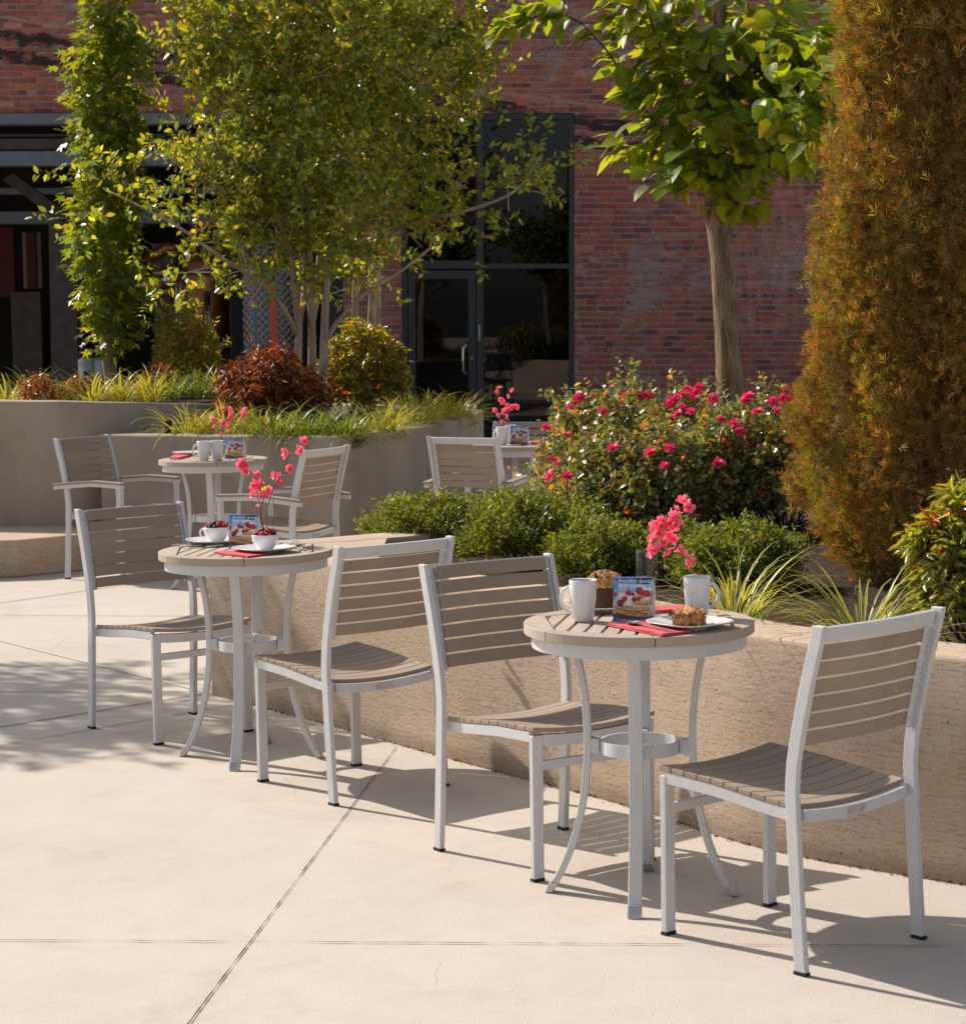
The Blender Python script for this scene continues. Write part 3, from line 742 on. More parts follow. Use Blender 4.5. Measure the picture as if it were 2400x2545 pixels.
cl = MB(); cl.box(xm-0.02, xm+0.005, 0.005, 0.02, bz(1.18), bz(1.36)); part('card_reader', cl, M['conduit'], bld)
# garage bay steelwork
def beam(name, z0, z1, y0, y1, mat, x0=-12, x1=x_gar1):
    m = MB(); m.box(x0, x1, y0, y1, bz(z0), bz(z1)); return part(name, m, M[mat], bld, False, 0.006)
beam('lintel_beam', 3.54, 3.66, -0.10, 0.20, 'beam'); 
beam('door_rail', 3.44, 3.47, 0.30, 0.36, 'beam'); beam('door_panel', 3.28, 3.40, 0.05, 0.25, 'rustbeam'); beam('door_beam', 3.10, 3.26, -0.02, 0.22, 'beam')
beam('track_beam', 2.84, 2.91, 0.9, 1.1, 'beam'); beam('track_beam', 2.52, 2.66, 1.3, 1.6, 'beam')
m = MB(); m.sweep([(-5.2, 0.3, bz(3.0)), (-4.65, 0.7, bz(2.55))], (0.05, 0.02, 0.04), (0, 0.06, 0)); part('brace', m, M['rustbeam'], bld)
m = MB(); 
m.box(-4.82, -4.52, 0.55, 0.62, bz(0), bz(2.52)); m.box(-4.70, -4.64, 0.62, 0.85, bz(0), bz(2.52)); m.box(-4.82, -4.52, 0.85, 0.92, bz(0), bz(2.52))
part('steel_column', m, M['rustbeam'], bld, False, 0.004)
m = MB(); m.box(-1.75, -1.50, 0.36, 0.6, bz(0), bz(3.1)); part('door_jamb', m, M['darkframe'], bld)

def solo(name, mb, mat, label, cat, group=None, smooth=False, bevel=0.0, colors=False):
    return tag(part(name, mb, mat, None, smooth, bevel, colors), label, cat, group)
# utility box with conduits and the camera on the wall
ub = empty('utility_box', at(1528, 968, YB-0.05)); tag(ub, 'grey electrical box on the brick wall above the roses, conduit below it', 'electrical box')
m = MB(); m.box(-0.078, 0.078, -0.07, 0.03, -0.078, 0.085); part('box', m, M['conduit'], ub, False, 0.006)
m = MB(); m.box(0.10, 0.285, -0.05, 0.03, -0.028, 0.028); m.tube([(0.07, -0.02, 0), (0.11, -0.02, 0)], 0.014, 8); part('conduit_body', m, M['conduit'], ub, False, 0.004)
for dx in (-0.03, 0.012):
    m = MB(); m.tube([(dx, -0.02, -0.07), (dx, -0.02, -0.70)], 0.017, 10); part('pipe', m, M['conduit'], ub, True)
m = MB(); m.tube([(0.01, -0.02, 0.08), (0.01, -0.02, 0.13)], 0.012, 8); part('pipe', m, M['conduit'], ub, True)
sc = empty('security_camera', at(2075, 180, YB-0.03)); tag(sc, 'small white security camera on the brick wall beside the cedar', 'camera')
m = MB(); m.tube([(0.06, -0.06, 0.01), (-0.06, -0.20, -0.015)], [0.035, 0.038], 12); part('body', m, M['whiteplastic'], sc, False, 0.003)
m = MB(); m.tube([(-0.055, -0.195, -0.014), (-0.067, -0.209, -0.017)], 0.03, 12); part('lens', m, M['black'], sc)
m = MB(); m.tube([(0.05, 0.03, 0.02), (0.04, -0.05, 0.012)], 0.016, 8); m.box(0.0, 0.10, 0.0, 0.03, -0.03, 0.07); part('bracket', m, M['whiteplastic'], sc)

# things inside the garage bay
def panel(name, u0, u1, v0, v1, y, depth, mat, label, cat):
    a, b = at(u0*1.28, v1*1.28, y), at(u1*1.28, v0*1.28, y)
    m = MB(); m.box(a.x, b.x, y, y+depth, max(a.z, 0.0) if v1 < 800 else 0.0, b.z)
    return solo(name, m, M[mat], label, cat, None, False, 0.01)
panel('wall_panel', -40, 26, 440, 578, 28.5, 0.08, 'redpanel', 'large dark red panel at the left end of the garage bay', 'panel')
panel('door_leaf', 46, 78, 450, 560, 28.6, 0.08, 'cream', 'narrow pale door leaf with a red strip in the garage bay', 'door')
panel('wall_strip', 53, 68, 450, 559, 28.54, 0.05, 'redpanel', 'narrow red strip on the pale door leaf in the garage bay', 'panel')
panel('cabinet', 28, 78, 566, 800, 27.6, 0.5, 'tanpanel', 'tall dull tan cabinet in the garage bay left of the column', 'cabinet')
panel('cabinet', 122, 152, 590, 800, 27.4, 0.5, 'tanpanel', 'dark tan cabinet behind the slender column tree', 'cabinet')
panel('wall_panel', 118, 150, 445, 540, 28.9, 0.06, 'cream', 'pale grey panel seen just left of the slender column tree', 'panel')
a = at(300*1.28, 640*1.28, 29.5); b = at(470*1.28, 470*1.28, 29.5)
m = MB()
for i in range(9):
    x0 = a.x+(b.x-a.x)*i/9; m.box(x0, x0+(b.x-a.x)/9-0.012, 29.5, 29.54, a.z, b.z)
solo('corrugated_cladding', m, M['cream'], 'cream ribbed cladding high at the back of the garage bay', 'cladding')
# copper still on legs
sp = at(392*1.28, 610*1.28, 26.6); st = empty('copper_still', (sp.x, 26.6, 0)); tag(st, 'round copper still pot on legs inside the garage bay', 'still')
zt, zb_ = at(0, 520*1.28, 26.6).z, at(0, 662*1.28, 26.6).z
rad = 0.36
m = MB(); m.lathe([(0.02, zb_-0.12), (rad*0.7, zb_-0.05), (rad*0.97, zb_+0.03), (rad, zb_+0.1), (rad, zt), (rad*0.8, zt+0.12), (0.15, zt+0.2), (0.12, zt+0.5)], 36); part('pot', m, M['copper'], st, True)
for k in range(4):
    t = R(35+90*k); m = MB(); m.tube([(rad*0.95*math.cos(t), rad*0.95*math.sin(t), zb_+0.1), (rad*0.95*math.cos(t), rad*0.95*math.sin(t), 0)], 0.045, 8); part('leg', m, M['copper'], st, True)
m = MB(); pz = at(0, 568*1.28, 26.6).z+0.1; m.tube([(-0.05, -0.2, zt+0.15), (-0.35, -0.25, zt+0.2), (-0.6, -0.2, zt+0.05)], 0.07, 12); m.tube([(-0.78, -0.25, pz-0.02), (-0.35, -0.25, pz-0.02)], 0.075, 12); part('pipe', m, M['copper'], st, True)
m = MB(); m.ball((-0.36, -0.28, pz+0.02), 0.085, 12, 8); part('valve', m, M['steel'], st, True)
# pipe rack
pr0 = empty('pipe_rack', (0, 0, 0)); tag(pr0, 'thin silver pipe frame beside the copper still in the garage bay', 'pipe rack')
for u in (342, 350, 404, 398):
    a, b = at(u*1.28, 480*1.28, 26.2), at(u*1.28, 760*1.28, 26.2); m = MB(); m.tube([(a.x, a.y, a.z if u < 360 else a.z-0.5), (b.x, b.y, b.z)], 0.016, 8); part('pipe', m, M['steel'], pr0, True)
for v in (676, 860):
    a, b = at(350*1.28, v, 26.2), at(470*1.28, v, 26.2); m = MB(); m.tube([a, b], 0.018, 8); part('pipe', m, M['steel'], pr0, True)
for v0, x0, x1 in ((690, 300, 420), (860, 280, 350)):
    a, b = at(x0*1.28, v0*1.28/1.28*1.2, 26.8), at(x1*1.28, v0*1.28/1.28*1.2, 26.8); m = MB(); m.box(a.x, b.x, 26.8, 27.0, a.z-0.04, a.z); part('shelf', m, M['darkframe'], pr0)
# stainless tank with dimpled jacket
tp = at(530*1.28, 600*1.28, 26.2); tk = empty('steel_tank', (tp.x, 26.2, 0)); tag(tk, 'big dimpled stainless steel tank with red and blue stripes behind the tree stems', 'tank')
tr = 0.50; zt = at(0, 478*1.28, 26.2).z
m = MB(); uv = []
seg = 48
for z in (0.15, zt):
    for k in range(seg+1):
        t = 2*math.pi*k/seg+math.pi/2; m.v.append((tr*math.cos(t), tr*math.sin(t), z)); m.c.append((1, 1, 1)); uv.append((k/seg*2*math.pi*tr, z))
for k in range(seg): m.f.append((k, k+1, seg+1+k+1, seg+1+k))
m.uv = uv; part('jacket', m, M['dimple'], tk, True)
m = MB(); m.lathe([(tr, zt), (tr*0.9, zt+0.06), (0.3, zt+0.16), (0.05, zt+0.2)], 32); part('lid', m, M['stainless'], tk, True)
def vstripe(az, w, z0, z1, mat):
    m = MB(); V = []; F = []
    for k in range(5):
        t = R(az)+w/tr*(k/4-0.5)
        V += [((tr+0.004)*math.cos(t), (tr+0.004)*math.sin(t), z0), ((tr+0.004)*math.cos(t), (tr+0.004)*math.sin(t), z1)]
    for k in range(4): F.append((2*k, 2*k+2, 2*k+3, 2*k+1))
    m.add(V, F); part('stripe', m, M[mat], tk)
vstripe(275, 0.075, 0.75, 1.85, 'redstripe'); vstripe(251, 0.032, 1.15, 1.62, 'bluestripe')
m = MB()
for k in range(25):
    t0 = math.pi*2*k/24
pts = [(-0.02+0.17*math.cos(2*math.pi*k/24), -tr-0.05, 0.80+0.17*math.sin(2*math.pi*k/24)) for k in range(25)]
m.tube(pts, 0.022, 8); part('manway_ring', m, M['black'], tk, True)
m = MB()
for k in range(9):
    m.tube([(tr*math.cos(R(205+k*3.2)), tr*math.sin(R(205+k*3.2)), 0.2), (tr*math.cos(R(205+k*3.2)), tr*math.sin(R(205+k*3.2)), zt-0.1)], 0.012, 6)
part('ribbed_edge', m, M['black'], tk)
# steel keg between planter and bay
kp = at(228, 940, 22.6); kg = empty('steel_keg', (kp.x, 22.6, 0)); tag(kg, 'polished steel drum behind the plants at the foot of the slender tree', 'drum')
kz = at(0, 893, 22.6).z
m = MB(); m.lathe([(0.13, 0), (0.148, 0.02), (0.15, kz*0.33), (0.156, kz*0.36), (0.15, kz*0.39), (0.15, kz*0.68), (0.156, kz*0.71), (0.15, kz*0.74), (0.148, kz-0.02), (0.14, kz), (0.05, kz+0.005), (0.001, kz+0.005)], 32); part('shell', m, M['stainless'], kg, True)
m = MB(); m.tube([(-0.11, 0, kz), (-0.11, 0, kz+0.06), (0.06, 0, kz+0.06), (0.06, 0, kz)], 0.008, 8); m.tube([(0.0, 0, kz), (0.0, 0, kz+0.09)], 0.02, 8); part('fitting', m, M['stainless'], kg, True)
m = MB(); m.box(-0.05, 0.02, -0.158, -0.151, kz-0.17, kz-0.12); part('plate', m, M['black'], kg)

# ------------------------------------------------------------------ chairs
YC = [-0.469, -0.459, -0.452, -0.445, -0.4405, -0.446, -0.462, -0.490, -0.5265]
ZC = [0.0, 0.12, 0.25, 0.38, 0.44, 0.50, 0.57, 0.70, 0.830]
def post_y(z): return float(np.interp(z, ZC, YC))
def fine_post():
    zs = np.linspace(0.008, 0.83, 26); c = np.polyfit(ZC, YC, 5)
    out = []
    for z in zs: out.append((0.5*float(np.polyval(c, z))+0.5*post_y(z), float(z)))
    return out
def seat_z(y): return float(np.interp(-y, [0.0, 0.09, 0.18, 0.27, 0.36, 0.44], [0.430, 0.4255, 0.4215, 0.412, 0.403, 0.398]))
def sag(x): return 0.015*(1-(x/0.207)**2)
def make_chair(name, arms):
    root = empty(name)
    # seat of ten curved slats
    m = MB(); pitch = 0.0438
    xs = np.linspace(-0.207, 0.207, 13)
    for i in range(10):
        yc = 0.004-0.0205-i*pitch; z = seat_z(yc); tl = (seat_z(yc-0.02)-seat_z(yc+0.02))/0.04
        hw = 0.0203
        m.sweep([(x, yc, z-sag(x)-0.0065) for x in xs], (0, hw, -hw*tl), (0, 0, 0.0065))
    part('seat', m, M['slat'], root, False, 0.0018)
    # seven back slats
    m = MB(); pz = 0.0405; xs = np.linspace(-0.193, 0.193, 11)
    lean = Vector((0, post_y(0.83)-post_y(0.55), 0.28)).normalized()
    nrm = Vector((0, lean.z, -lean.y))
    for i in range(7):
        z = 0.5355+0.0195+i*pz*1.025
        y0 = post_y(z)+0.0135
        m.sweep([(x, y0-0.016*(1-(x/0.193)**2), z) for x in xs], tuple(lean*0.0182), tuple(nrm*0.006))
    part('backrest', m, M['slat'], root, False, 0.0015)
    # legs
    for s in (-1, 1):
        m = MB(); pp_ = fine_post(); x = s*0.2195
        m.sweep([(x, y, z) for y, z in pp_], (0.0085, 0, 0), (0, 0.0172, 0))
        lg = part('leg', m, M['paint_metal'], root, False, 0.0025)
        m = MB(); y0 = pp_[0][0]; m.box(x-0.0095, x+0.0095, y0-0.0185, y0+0.0185, 0, 0.009); part('foot_cap', m, M['black'], lg, False, 0.001)
        m = MB(); m.tube([(x, pp_[2][0]-0.0172, 0.05), (x, pp_[2][0]-0.0225, 0.05)], 0.006, 10); part('stacking_bumper', m, M['paint_metal'], lg)
    for s in (-1, 1):
        xo = 0.262 if arms else 0.207
        m = MB(); top = 0.570 if arms else 0.405
        m.box(min(s*xo, s*(xo-0.034)), max(s*xo, s*(xo-0.034)), -0.0185, 0.0, 0.008, top)
        lg = part('leg', m, M['paint_metal'], root, False, 0.0025)
        m = MB(); m.box(min(s*(xo+0.001), s*(xo-0.035)), max(s*(xo+0.001), s*(xo-0.035)), -0.0195, 0.001, 0, 0.009); part('foot_cap', m, M['black'], lg, False, 0.001)
    # seat frame: side rails, front apron, rear rail
    m = MB()
    ys = np.linspace(-0.0186, -0.44, 14)
    for s in (-1, 1):
        m.sweep([(s*0.1965, y, seat_z(y)-0.0135-0.0155) for y in ys], (0.009, 0, 0), (0, 0, 0.0150))
        m.box(min(s*0.190, s*0.212), max(s*0.190, s*0.212), -0.4405, -0.4245, 0.355, 0.388)
    xs = np.linspace(-0.172, 0.172, 9)
    xw = np.linspace(-0.24, 0.24, 9) if arms else xs
    m.sweep([(x, -0.0095, 0.393-(sag(x) if abs(x) < 0.207 else 0)*0.8) for x in xw], (0, 0.0085, 0), (0, 0, 0.0165))
    xs = np.linspace(-0.187, 0.187, 11)
    m.sweep([(x, -0.4435, 0.372-sag(x)) for x in xs], (0, 0.008, 0), (0, 0, 0.0145))
    part('seat_frame', m, M['paint_metal'], root, False, 0.002)
    m = MB(); xe = 0.228 if arms else 0.174
    m.sweep([(x, -0.0095, 0.3195) for x in (-xe, 0, xe)], (0, 0.0075, 0), (0, 0, 0.0125)); part('stretcher', m, M['paint_metal'], root, False, 0.002)
    # back frame: top rail and two screwed strips
    m = MB(); xs = np.linspace(-0.210, 0.210, 11)
    zr = 0.806; yr = post_y(zr)+0.002
    m.sweep([(x, yr-0.016*(1-(x/0.21)**2), zr) for x in xs], tuple(lean*0.0185), tuple(nrm*0.0055))
    for s in (-1, 1):
        m.sweep([(s*0.2, post_y(z)+0.0035, z) for z in (0.528, 0.60, 0.70, 0.785)], (0.0115, 0, 0), tuple(nrm*0.0025))
        for i in range(7):
            z = 0.5355+0.0195+i*pz*1.025-0.004; c = Vector((s*0.2, post_y(z)+0.0035, z)); 
            m.tube([c-nrm*0.002, c-nrm*0.0056], 0.0042, 8)
    part('back_frame', m, M['paint_metal'], root, False, 0.0012)
    # maker's plate
    m = MB(); m.box(-0.033, 0.033, -0.4532, -0.4512, 0.347, 0.365); pl = part('name_plate', m, M['bare_metal'], root, False, 0.0008)
    for x in (-0.028, 0.028):
        m = MB(); m.tube([(x, -0.453, 0.356), (x, -0.4545, 0.356)], 0.0022, 8); part('screw', m, M['steel'], pl)
    if arms:
        for s in (-1, 1):
            ya = np.linspace(-0.52, 0.012, 12); za = lambda y: float(np.interp(y, [-0.52, -0.22, 0.012], [0.567, 0.589, 0.585]))+0.004*math.sin((y+0.52)/0.53*math.pi)
            m = MB(); m.sweep([(s*0.247, y, za(y)-0.0065) for y in ya], (0.0235, 0, 0), (0, 0, 0.0062)); part('armrest', m, M['slat'], root, False, 0.002)
            m = MB(); m.sweep([(s*0.2475, y, za(y)-0.0245) for y in ya], (0.0125, 0, 0), (0, 0, 0.0112)); part('arm_frame', m, M['paint_metal'], root, False, 0.002)
    return root
side = make_chair('side_chair', False)
armc = make_chair('armchair', True)
def setc(o, x, y, th, label, cat, group):
    o.location = (x, y, 0); o.rotation_euler = (0, 0, th); return tag(o, label, cat, group)
GS = 'slatted side chairs at the two nearest tables'
setc(side, 0.5828, 5.676, 0.7222, 'armless slatted chair right of the nearest table, its back to us', 'chair', GS)
setc(copy_thing(side), 0.2978, 6.1817, -2.5624, 'armless taupe slatted chair on the left side of the nearest table, facing right', 'chair', GS)
setc(copy_thing(side), -1.0337, 8.2327, -2.4909, 'armless slatted chair left of the table with berry bowls', 'chair', GS)
setc(copy_thing(side), -0.6037, 7.5791, 0.664, 'armless chair right of the table with berry bowls, its screwed back frame towards us', 'chair', GS)
GA = 'slatted armchairs by the rear planter'
setc(armc, -1.944, 13.224, -2.146, 'slatted armchair at the far left beside the concrete seat ledge', 'armchair', GA)
setc(copy_thing(armc), -1.298, 12.319, 1.091, 'slatted armchair behind the pink blossom vase, back turned towards us', 'armchair', GA)
setc(copy_thing(armc), 0.134, 13.325, -0.48, 'armchair behind the boxwood hedge, seen square from the back', 'armchair', GA)
setc(copy_thing(armc), 0.145, 13.95, 2.85, 'armchair beyond the farthest table, half hidden by the rose bush', 'armchair', GA)

# ------------------------------------------------------------------ tables
def clip_poly(poly, a, b):       # keep the left side of a->b
    out = []; n = len(poly)
    def sd(p): return (b[0]-a[0])*(p[1]-a[1])-(b[1]-a[1])*(p[0]-a[0])
    for i in range(n):
        p, q = poly[i], poly[(i+1) % n]; sp_, sq_ = sd(p), sd(q)
        if sp_ >= 0: out.append(p)
        if sp_*sq_ < 0:
            t = sp_/(sp_-sq_); out.append((p[0]+(q[0]-p[0])*t, p[1]+(q[1]-p[1])*t))
    return out
def make_table():
    root = empty('bistro_table'); RT, ZT = 0.304, 0.735
    m = MB(); ns = 6; ri = 0.272; a0 = R(12)
    for k in range(ns):
        t0, t1 = a0+2*math.pi*k/ns, a0+2*math.pi*(k+1)/ns; gp = 0.0012
        arc = [(RT*math.cos(t), RT*math.sin(t)) for t in np.linspace(t0+gp/RT, t1-gp/RT, 15)]
        m.poly_prism(arc+[(ri*math.cos(t1-gp/ri), ri*math.sin(t1-gp/ri)), (ri*math.cos(t0+gp/ri), ri*math.sin(t0+gp/ri))], ZT-0.026, ZT)
    hexa = [((ri-0.004)*math.cos(a0+2*math.pi*k/ns), (ri-0.006)*math.sin(a0+2*math.pi*k/ns)) for k in range(ns)]
    ang = R(177); d = (math.cos(ang), math.sin(ang)); s = (d[1], -d[0]); pitch = 0.0455
    for i in range(-6, 7):
        o0, o1 = i*pitch-pitch/2+0.0042, i*pitch+pitch/2-0.0042
        st_ = [(s[0]*o0-d[0], s[1]*o0-d[1]), (s[0]*o1-d[0], s[1]*o1-d[1]), (s[0]*o1+d[0], s[1]*o1+d[1]), (s[0]*o0+d[0], s[1]*o0+d[1])]
        for k in range(ns):
            if len(st_) < 3: break
            st_ = clip_poly(st_, hexa[k], hexa[(k+1) % ns])
        if len(st_) >= 3: m.poly_prism(st_, ZT-0.010, ZT-0.0006)
    part('tabletop', m, M['toptable'], root, False, 0.0015)
    m = MB(); m.poly_prism([(0.262*math.cos(2*math.pi*k/6+a0), 0.262*math.sin(2*math.pi*k/6+a0)) for k in range(6)], ZT-0.018, ZT-0.0115); part('gap_shade_sheet', m, M['bark_dark'], root)  # added dark sheet, stands in for the shade inside the slat gaps
    m = MB(); m.lathe([(0.272, 0.7075), (0.284, 0.7075), (0.284, 0.673), (0.279, 0.673), (0.279, 0.705)], 72); m.sweep([(-0.28, 0, 0.690), (0.28, 0, 0.690)], (0, 0.02, 0), (0, 0, 0.01)); m.sweep([(0, -0.28, 0.6895), (0, 0.28, 0.6895)], (0.02, 0, 0), (0, 0, 0.01))
    part('apron', m, M['paint_metal'], root, True).modifiers.new('e', 'EDGE_SPLIT').split_angle = R(40)
    zz = [0.004, 0.06, 0.14, 0.25, 0.34, 0.42, 0.50, 0.58, 0.64, 0.70]; rrd = [0.245, 0.213, 0.180, 0.153, 0.142, 0.1385, 0.142, 0.152, 0.165, 0.182]
    zf = np.linspace(0.0, 0.70, 26); rf = np.interp(zf, zz, rrd); cf = np.polyfit(zz, rrd, 5); rf = np.polyval(cf, zf)
    for k in range(4):
        t = math.pi/2*k; c, s_ = math.cos(t), math.sin(t)
        m = MB(); pts = []; B = []
        for i in range(len(zf)):
            pts.append((c*rf[i], s_*rf[i], zf[i]))
            dz = zf[min(i+1, 25)]-zf[max(i-1, 0)]; dr_ = rf[min(i+1, 25)]-rf[max(i-1, 0)]; q = Vector((dz, -dr_)).normalized()*0.0095
            B.append((c*q.x, s_*q.x, q.y))
        tan = (-s_*0.018, c*0.018, 0)
        m.sweep(pts[1:], tan, B[1:])
        lg = part('leg', m, M['paint_metal'], root, False, 0.003)
        m = MB(); m.sweep([(c*0.2475, s_*0.2475, 0.0), (c*0.242, s_*0.242, 0.012), (c*0.231, s_*0.231, 0.031)], (-s_*0.0187, c*0.0187, 0), [(c*0.011, s_*0.011, 0.0), (c*0.0105, s_*0.0105, 0.003), (c*0.0105, s_*0.0105, 0.004)])
        part('foot_cap', m, M['bare_metal'], lg, False, 0.004)
        m = MB(); m.sweep([(c*0.1375, s_*0.1375, 0.401), (c*0.106, s_*0.106, 0.401)], (-s_*0.015, c*0.015, 0), (0, 0, 0.021)); part('bracket', m, M['paint_metal'], lg, False, 0.003)
        m = MB()
        for z in (0.393, 0.411): m.ball((c*0.0975, s_*0.0975, z), 0.006, 8, 6)
        part('bolt', m, M['paint_metal'], lg, True)
    m = MB(); m.lathe([(0.0995, 0.384), (0.105, 0.384), (0.105, 0.418), (0.0995, 0.418), (0.0995, 0.384)], 48); o = part('ring', m, M['paint_metal'], root, True)
    o.modifiers.new('e', 'EDGE_SPLIT').split_angle = R(40)
    return root
tab = make_table()
GT = 'round bistro tables on the patio'
TABS = [(0.4066, 5.9384, -1.7132, 'nearest round slatted table, set with a scone, a muffin and two white mugs'), (-0.8303, 7.8819, -1.7011, 'round slatted table set with two bowls of berries'),
        (-1.5138, 12.7332, -1.5928, 'round table between two armchairs in front of the rear planter'), (0.25, 13.64, -1.25, 'farthest round table, partly hidden by the rose bush')]
for i, (x, y, ph, lb_) in enumerate(TABS):
    o = tab if i == 0 else copy_thing(tab)
    o.location = (x, y, 0); o.rotation_euler = (0, 0, ph+math.pi/2*0); tag(o, lb_, 'table', GT)
ZT = 0.7355

# ------------------------------------------------------------------ tableware
def make_mug(coffee):
    root = empty('mug'); m = MB()
    pr = [(0.001, 0.0), (0.026, 0.0), (0.0275, 0.003), (0.031, 0.03), (0.0352, 0.07), (0.0372, 0.108), (0.0367, 0.110), (0.0348, 0.108), (0.033, 0.07), (0.0285, 0.03), (0.024, 0.007), (0.001, 0.006)]
    m.lathe(pr, 40); part('cup', m, M['ceramic'], root, True)
    m = MB(); pts = []
    for k in range(15):
        t = R(110-k*220/14); pts.append((0.0345+0.027*math.cos(t)-0.003*(k/14)*2, 0, 0.060+0.033*math.sin(t)-0.002))
    m.tube(pts, [0.0048]*15, 10); part('handle', m, M['ceramic'], root, True)
    if coffee:
        m = MB(); m.lathe([(0.0005, 0.098), (0.0352, 0.098)], 32); part('coffee', m, M['coffee'], root)
    return root
mug_c = make_mug(True); mug_e = make_mug(False)
used = set()
def put(proto, p, z, rz, label, cat, group=None):
    o = proto if proto.name not in used else copy_thing(proto)
    used.add(proto.name); o.location = (p[0], p[1], z); o.rotation_euler = (0, 0, rz); return tag(o, label, cat, group)
def plate_mb(r=0.1, sq=3.2):
    m = MB(); m.lathe([(0.001, 0.004), (r*0.55, 0.004), (r*0.62, 0.0055), (r*0.98, 0.0165), (r, 0.018), (r*0.995, 0.0195), (r*0.97, 0.0185), (r*0.62, 0.0085), (r*0.55, 0.0068), (0.001, 0.0068)], 56, sq=sq)
    m.lathe([(r*0.45, 0.0), (r*0.50, 0.0), (r*0.52, 0.005)], 40); return m
plate = part('plate', plate_mb(), M['ceramic'], None, True)
s3 = 400/1875; a1 = 0.33067
def t1(u, v, z=ZT): p = on(1280+u*a1, 1400+v*a1, z); return (p.x, p.y)
def t2(u, v, z=ZT): p = on(380+u*0.256, 1240+v*0.256, z); return (p.x, p.y)
def t3(u, v, z=ZT): p = on(380+u*0.17067, 1060+v*0.17067, z); return (p.x, p.y)
def t4(u, v, z=ZT): p = on(1000+u*0.26667, 1000+v*0.26667, z); return (p.x, p.y)
GM = 'white mugs on the tables'
put(mug_c, t1(512, 434), ZT, R(172), 'white mug of black coffee beside the muffin, handle to the left', 'mug', GM)
put(mug_e, (0.566, 5.985), ZT, R(8), 'white mug behind the scone, handle to the right', 'mug', GM)
put(mug_e, t3(742, 500), ZT, R(190), 'white mug beside the folded napkin on the table between armchairs, handle to the left', 'mug', GM)
put(mug_e, t3(938, 492), ZT, R(10), 'white mug next to the menu card on the table between armchairs', 'mug', GM)
put(mug_e, t4(930, 398), ZT, R(150), 'front white mug on the farthest table, below the blossoms', 'mug', GM)
put(mug_e, t4(1010, 380), ZT, R(30), 'rear white mug on the farthest table, behind the menu card', 'mug', GM)
GP = 'white plates on the tables'
put(plate, (0.528, 5.795), ZT, R(38), 'white square plate under the scone', 'plate', GP)
put(plate, (0.330, 6.150), ZT, R(10), 'white plate under the muffin', 'plate', GP)
put(plate, (-0.958, 8.075), ZT, R(30), 'white plate under the left bowl of berries', 'plate', GP)
put(plate, (-0.757, 7.775), ZT, R(42), 'white plate under the right bowl of berries', 'plate', GP)
p = t3(545, 415); put(plate, (p[0], p[1]), ZT, R(20), 'white plate half under a red napkin, behind the mugs', 'plate', GP)
# scone
bm = bmesh.new(); bmesh.ops.create_icosphere(bm, subdivisions=5, radius=1.0)
for v in bm.verts:
    c = v.co; a = math.atan2(c.y, c.x); tri = 1.0/max(0.5, max(math.cos(a-R(90*k)) for k in range(4)))**0.75
    q = 0.030*tri*0.92
    h = math.sqrt(max(0, 1-min(1, c.x**2+c.y**2)))
    nn = 0.0022*math.sin(c.x*17+c.y*9)+0.0018*math.sin(c.y*23+c.z*13)+0.0014*math.sin(c.x*41-c.z*37)
    f = (c.x**2+c.y**2)**0.5
    k = min(1, f*1.55)/max(f, 1e-4) if f > 0 else 0
    c.x, c.y, c.z = c.x*k*q*1.05+nn, c.y*k*q*0.9+nn, (0.0 if c.z < -0.3 else 0.033*max(0, c.z)**0.6+0.004*math.sin(c.x*9+1)*max(0, c.z)) + nn*0.9+0.001
me = bpy.data.meshes.new('scone'); bm.to_mesh(me); bm.free()
o = link('scone', me, M['cake'], None, True); o.location = (0.527, 5.800, ZT+0.007); o.rotation_euler = (0, 0, 0.2); o.scale = (1.32, 1.32, 1.2); tag(o, 'golden brown scone on a white plate', 'scone')
# muffin
mf = empty('muffin', (0.330, 6.150, ZT+0.0075)); mf.scale = (1.12, 1.12, 1.04); tag(mf, 'brown muffin with a crumbly top in a dark paper wrapper', 'muffin')
m = MB(); pr = [(0.001, 0.0), (0.030, 0.0), (0.034, 0.03), (0.039, 0.072)]
seg = 48; V = []; F = []
for (r, z) in pr[1:]:
    for k in range(seg): V.append(((r+0.0011*(k % 2))*math.cos(2*math.pi*k/seg), (r+0.0011*(k % 2))*math.sin(2*math.pi*k/seg), z+(0.012*max(0, math.sin(3*2*math.pi*k/seg+1.9))**8*2.4 if z > 0.07 else 0)))
for i in range(2):
    for k in range(seg): F.append((i*seg+k, i*seg+(k+1) % seg, (i+1)*seg+(k+1) % seg, (i+1)*seg+k))
m.add(V, F); m.add([(0.030*math.cos(2*math.pi*k/24), 0.030*math.sin(2*math.pi*k/24), 0.0005) for k in range(24)], [tuple(range(24))[::-1]]); part('wrapper', m, M['wrapper'], mf)
m = MB(); m.ball((0, 0, 0.070), 0.042, 28, 16, (1.03, 1.03, 0.66), None, 0.035)
for k in range(130):
    d = unit(1)[0]; d[2] = abs(d[2]); m.ball((d[0]*0.042, d[1]*0.042, 0.070+d[2]*0.0285), random.uniform(0.0022, 0.0045), 6, 4, (1, 1, 0.8))
part('top', m, M['crumb'], mf, True)
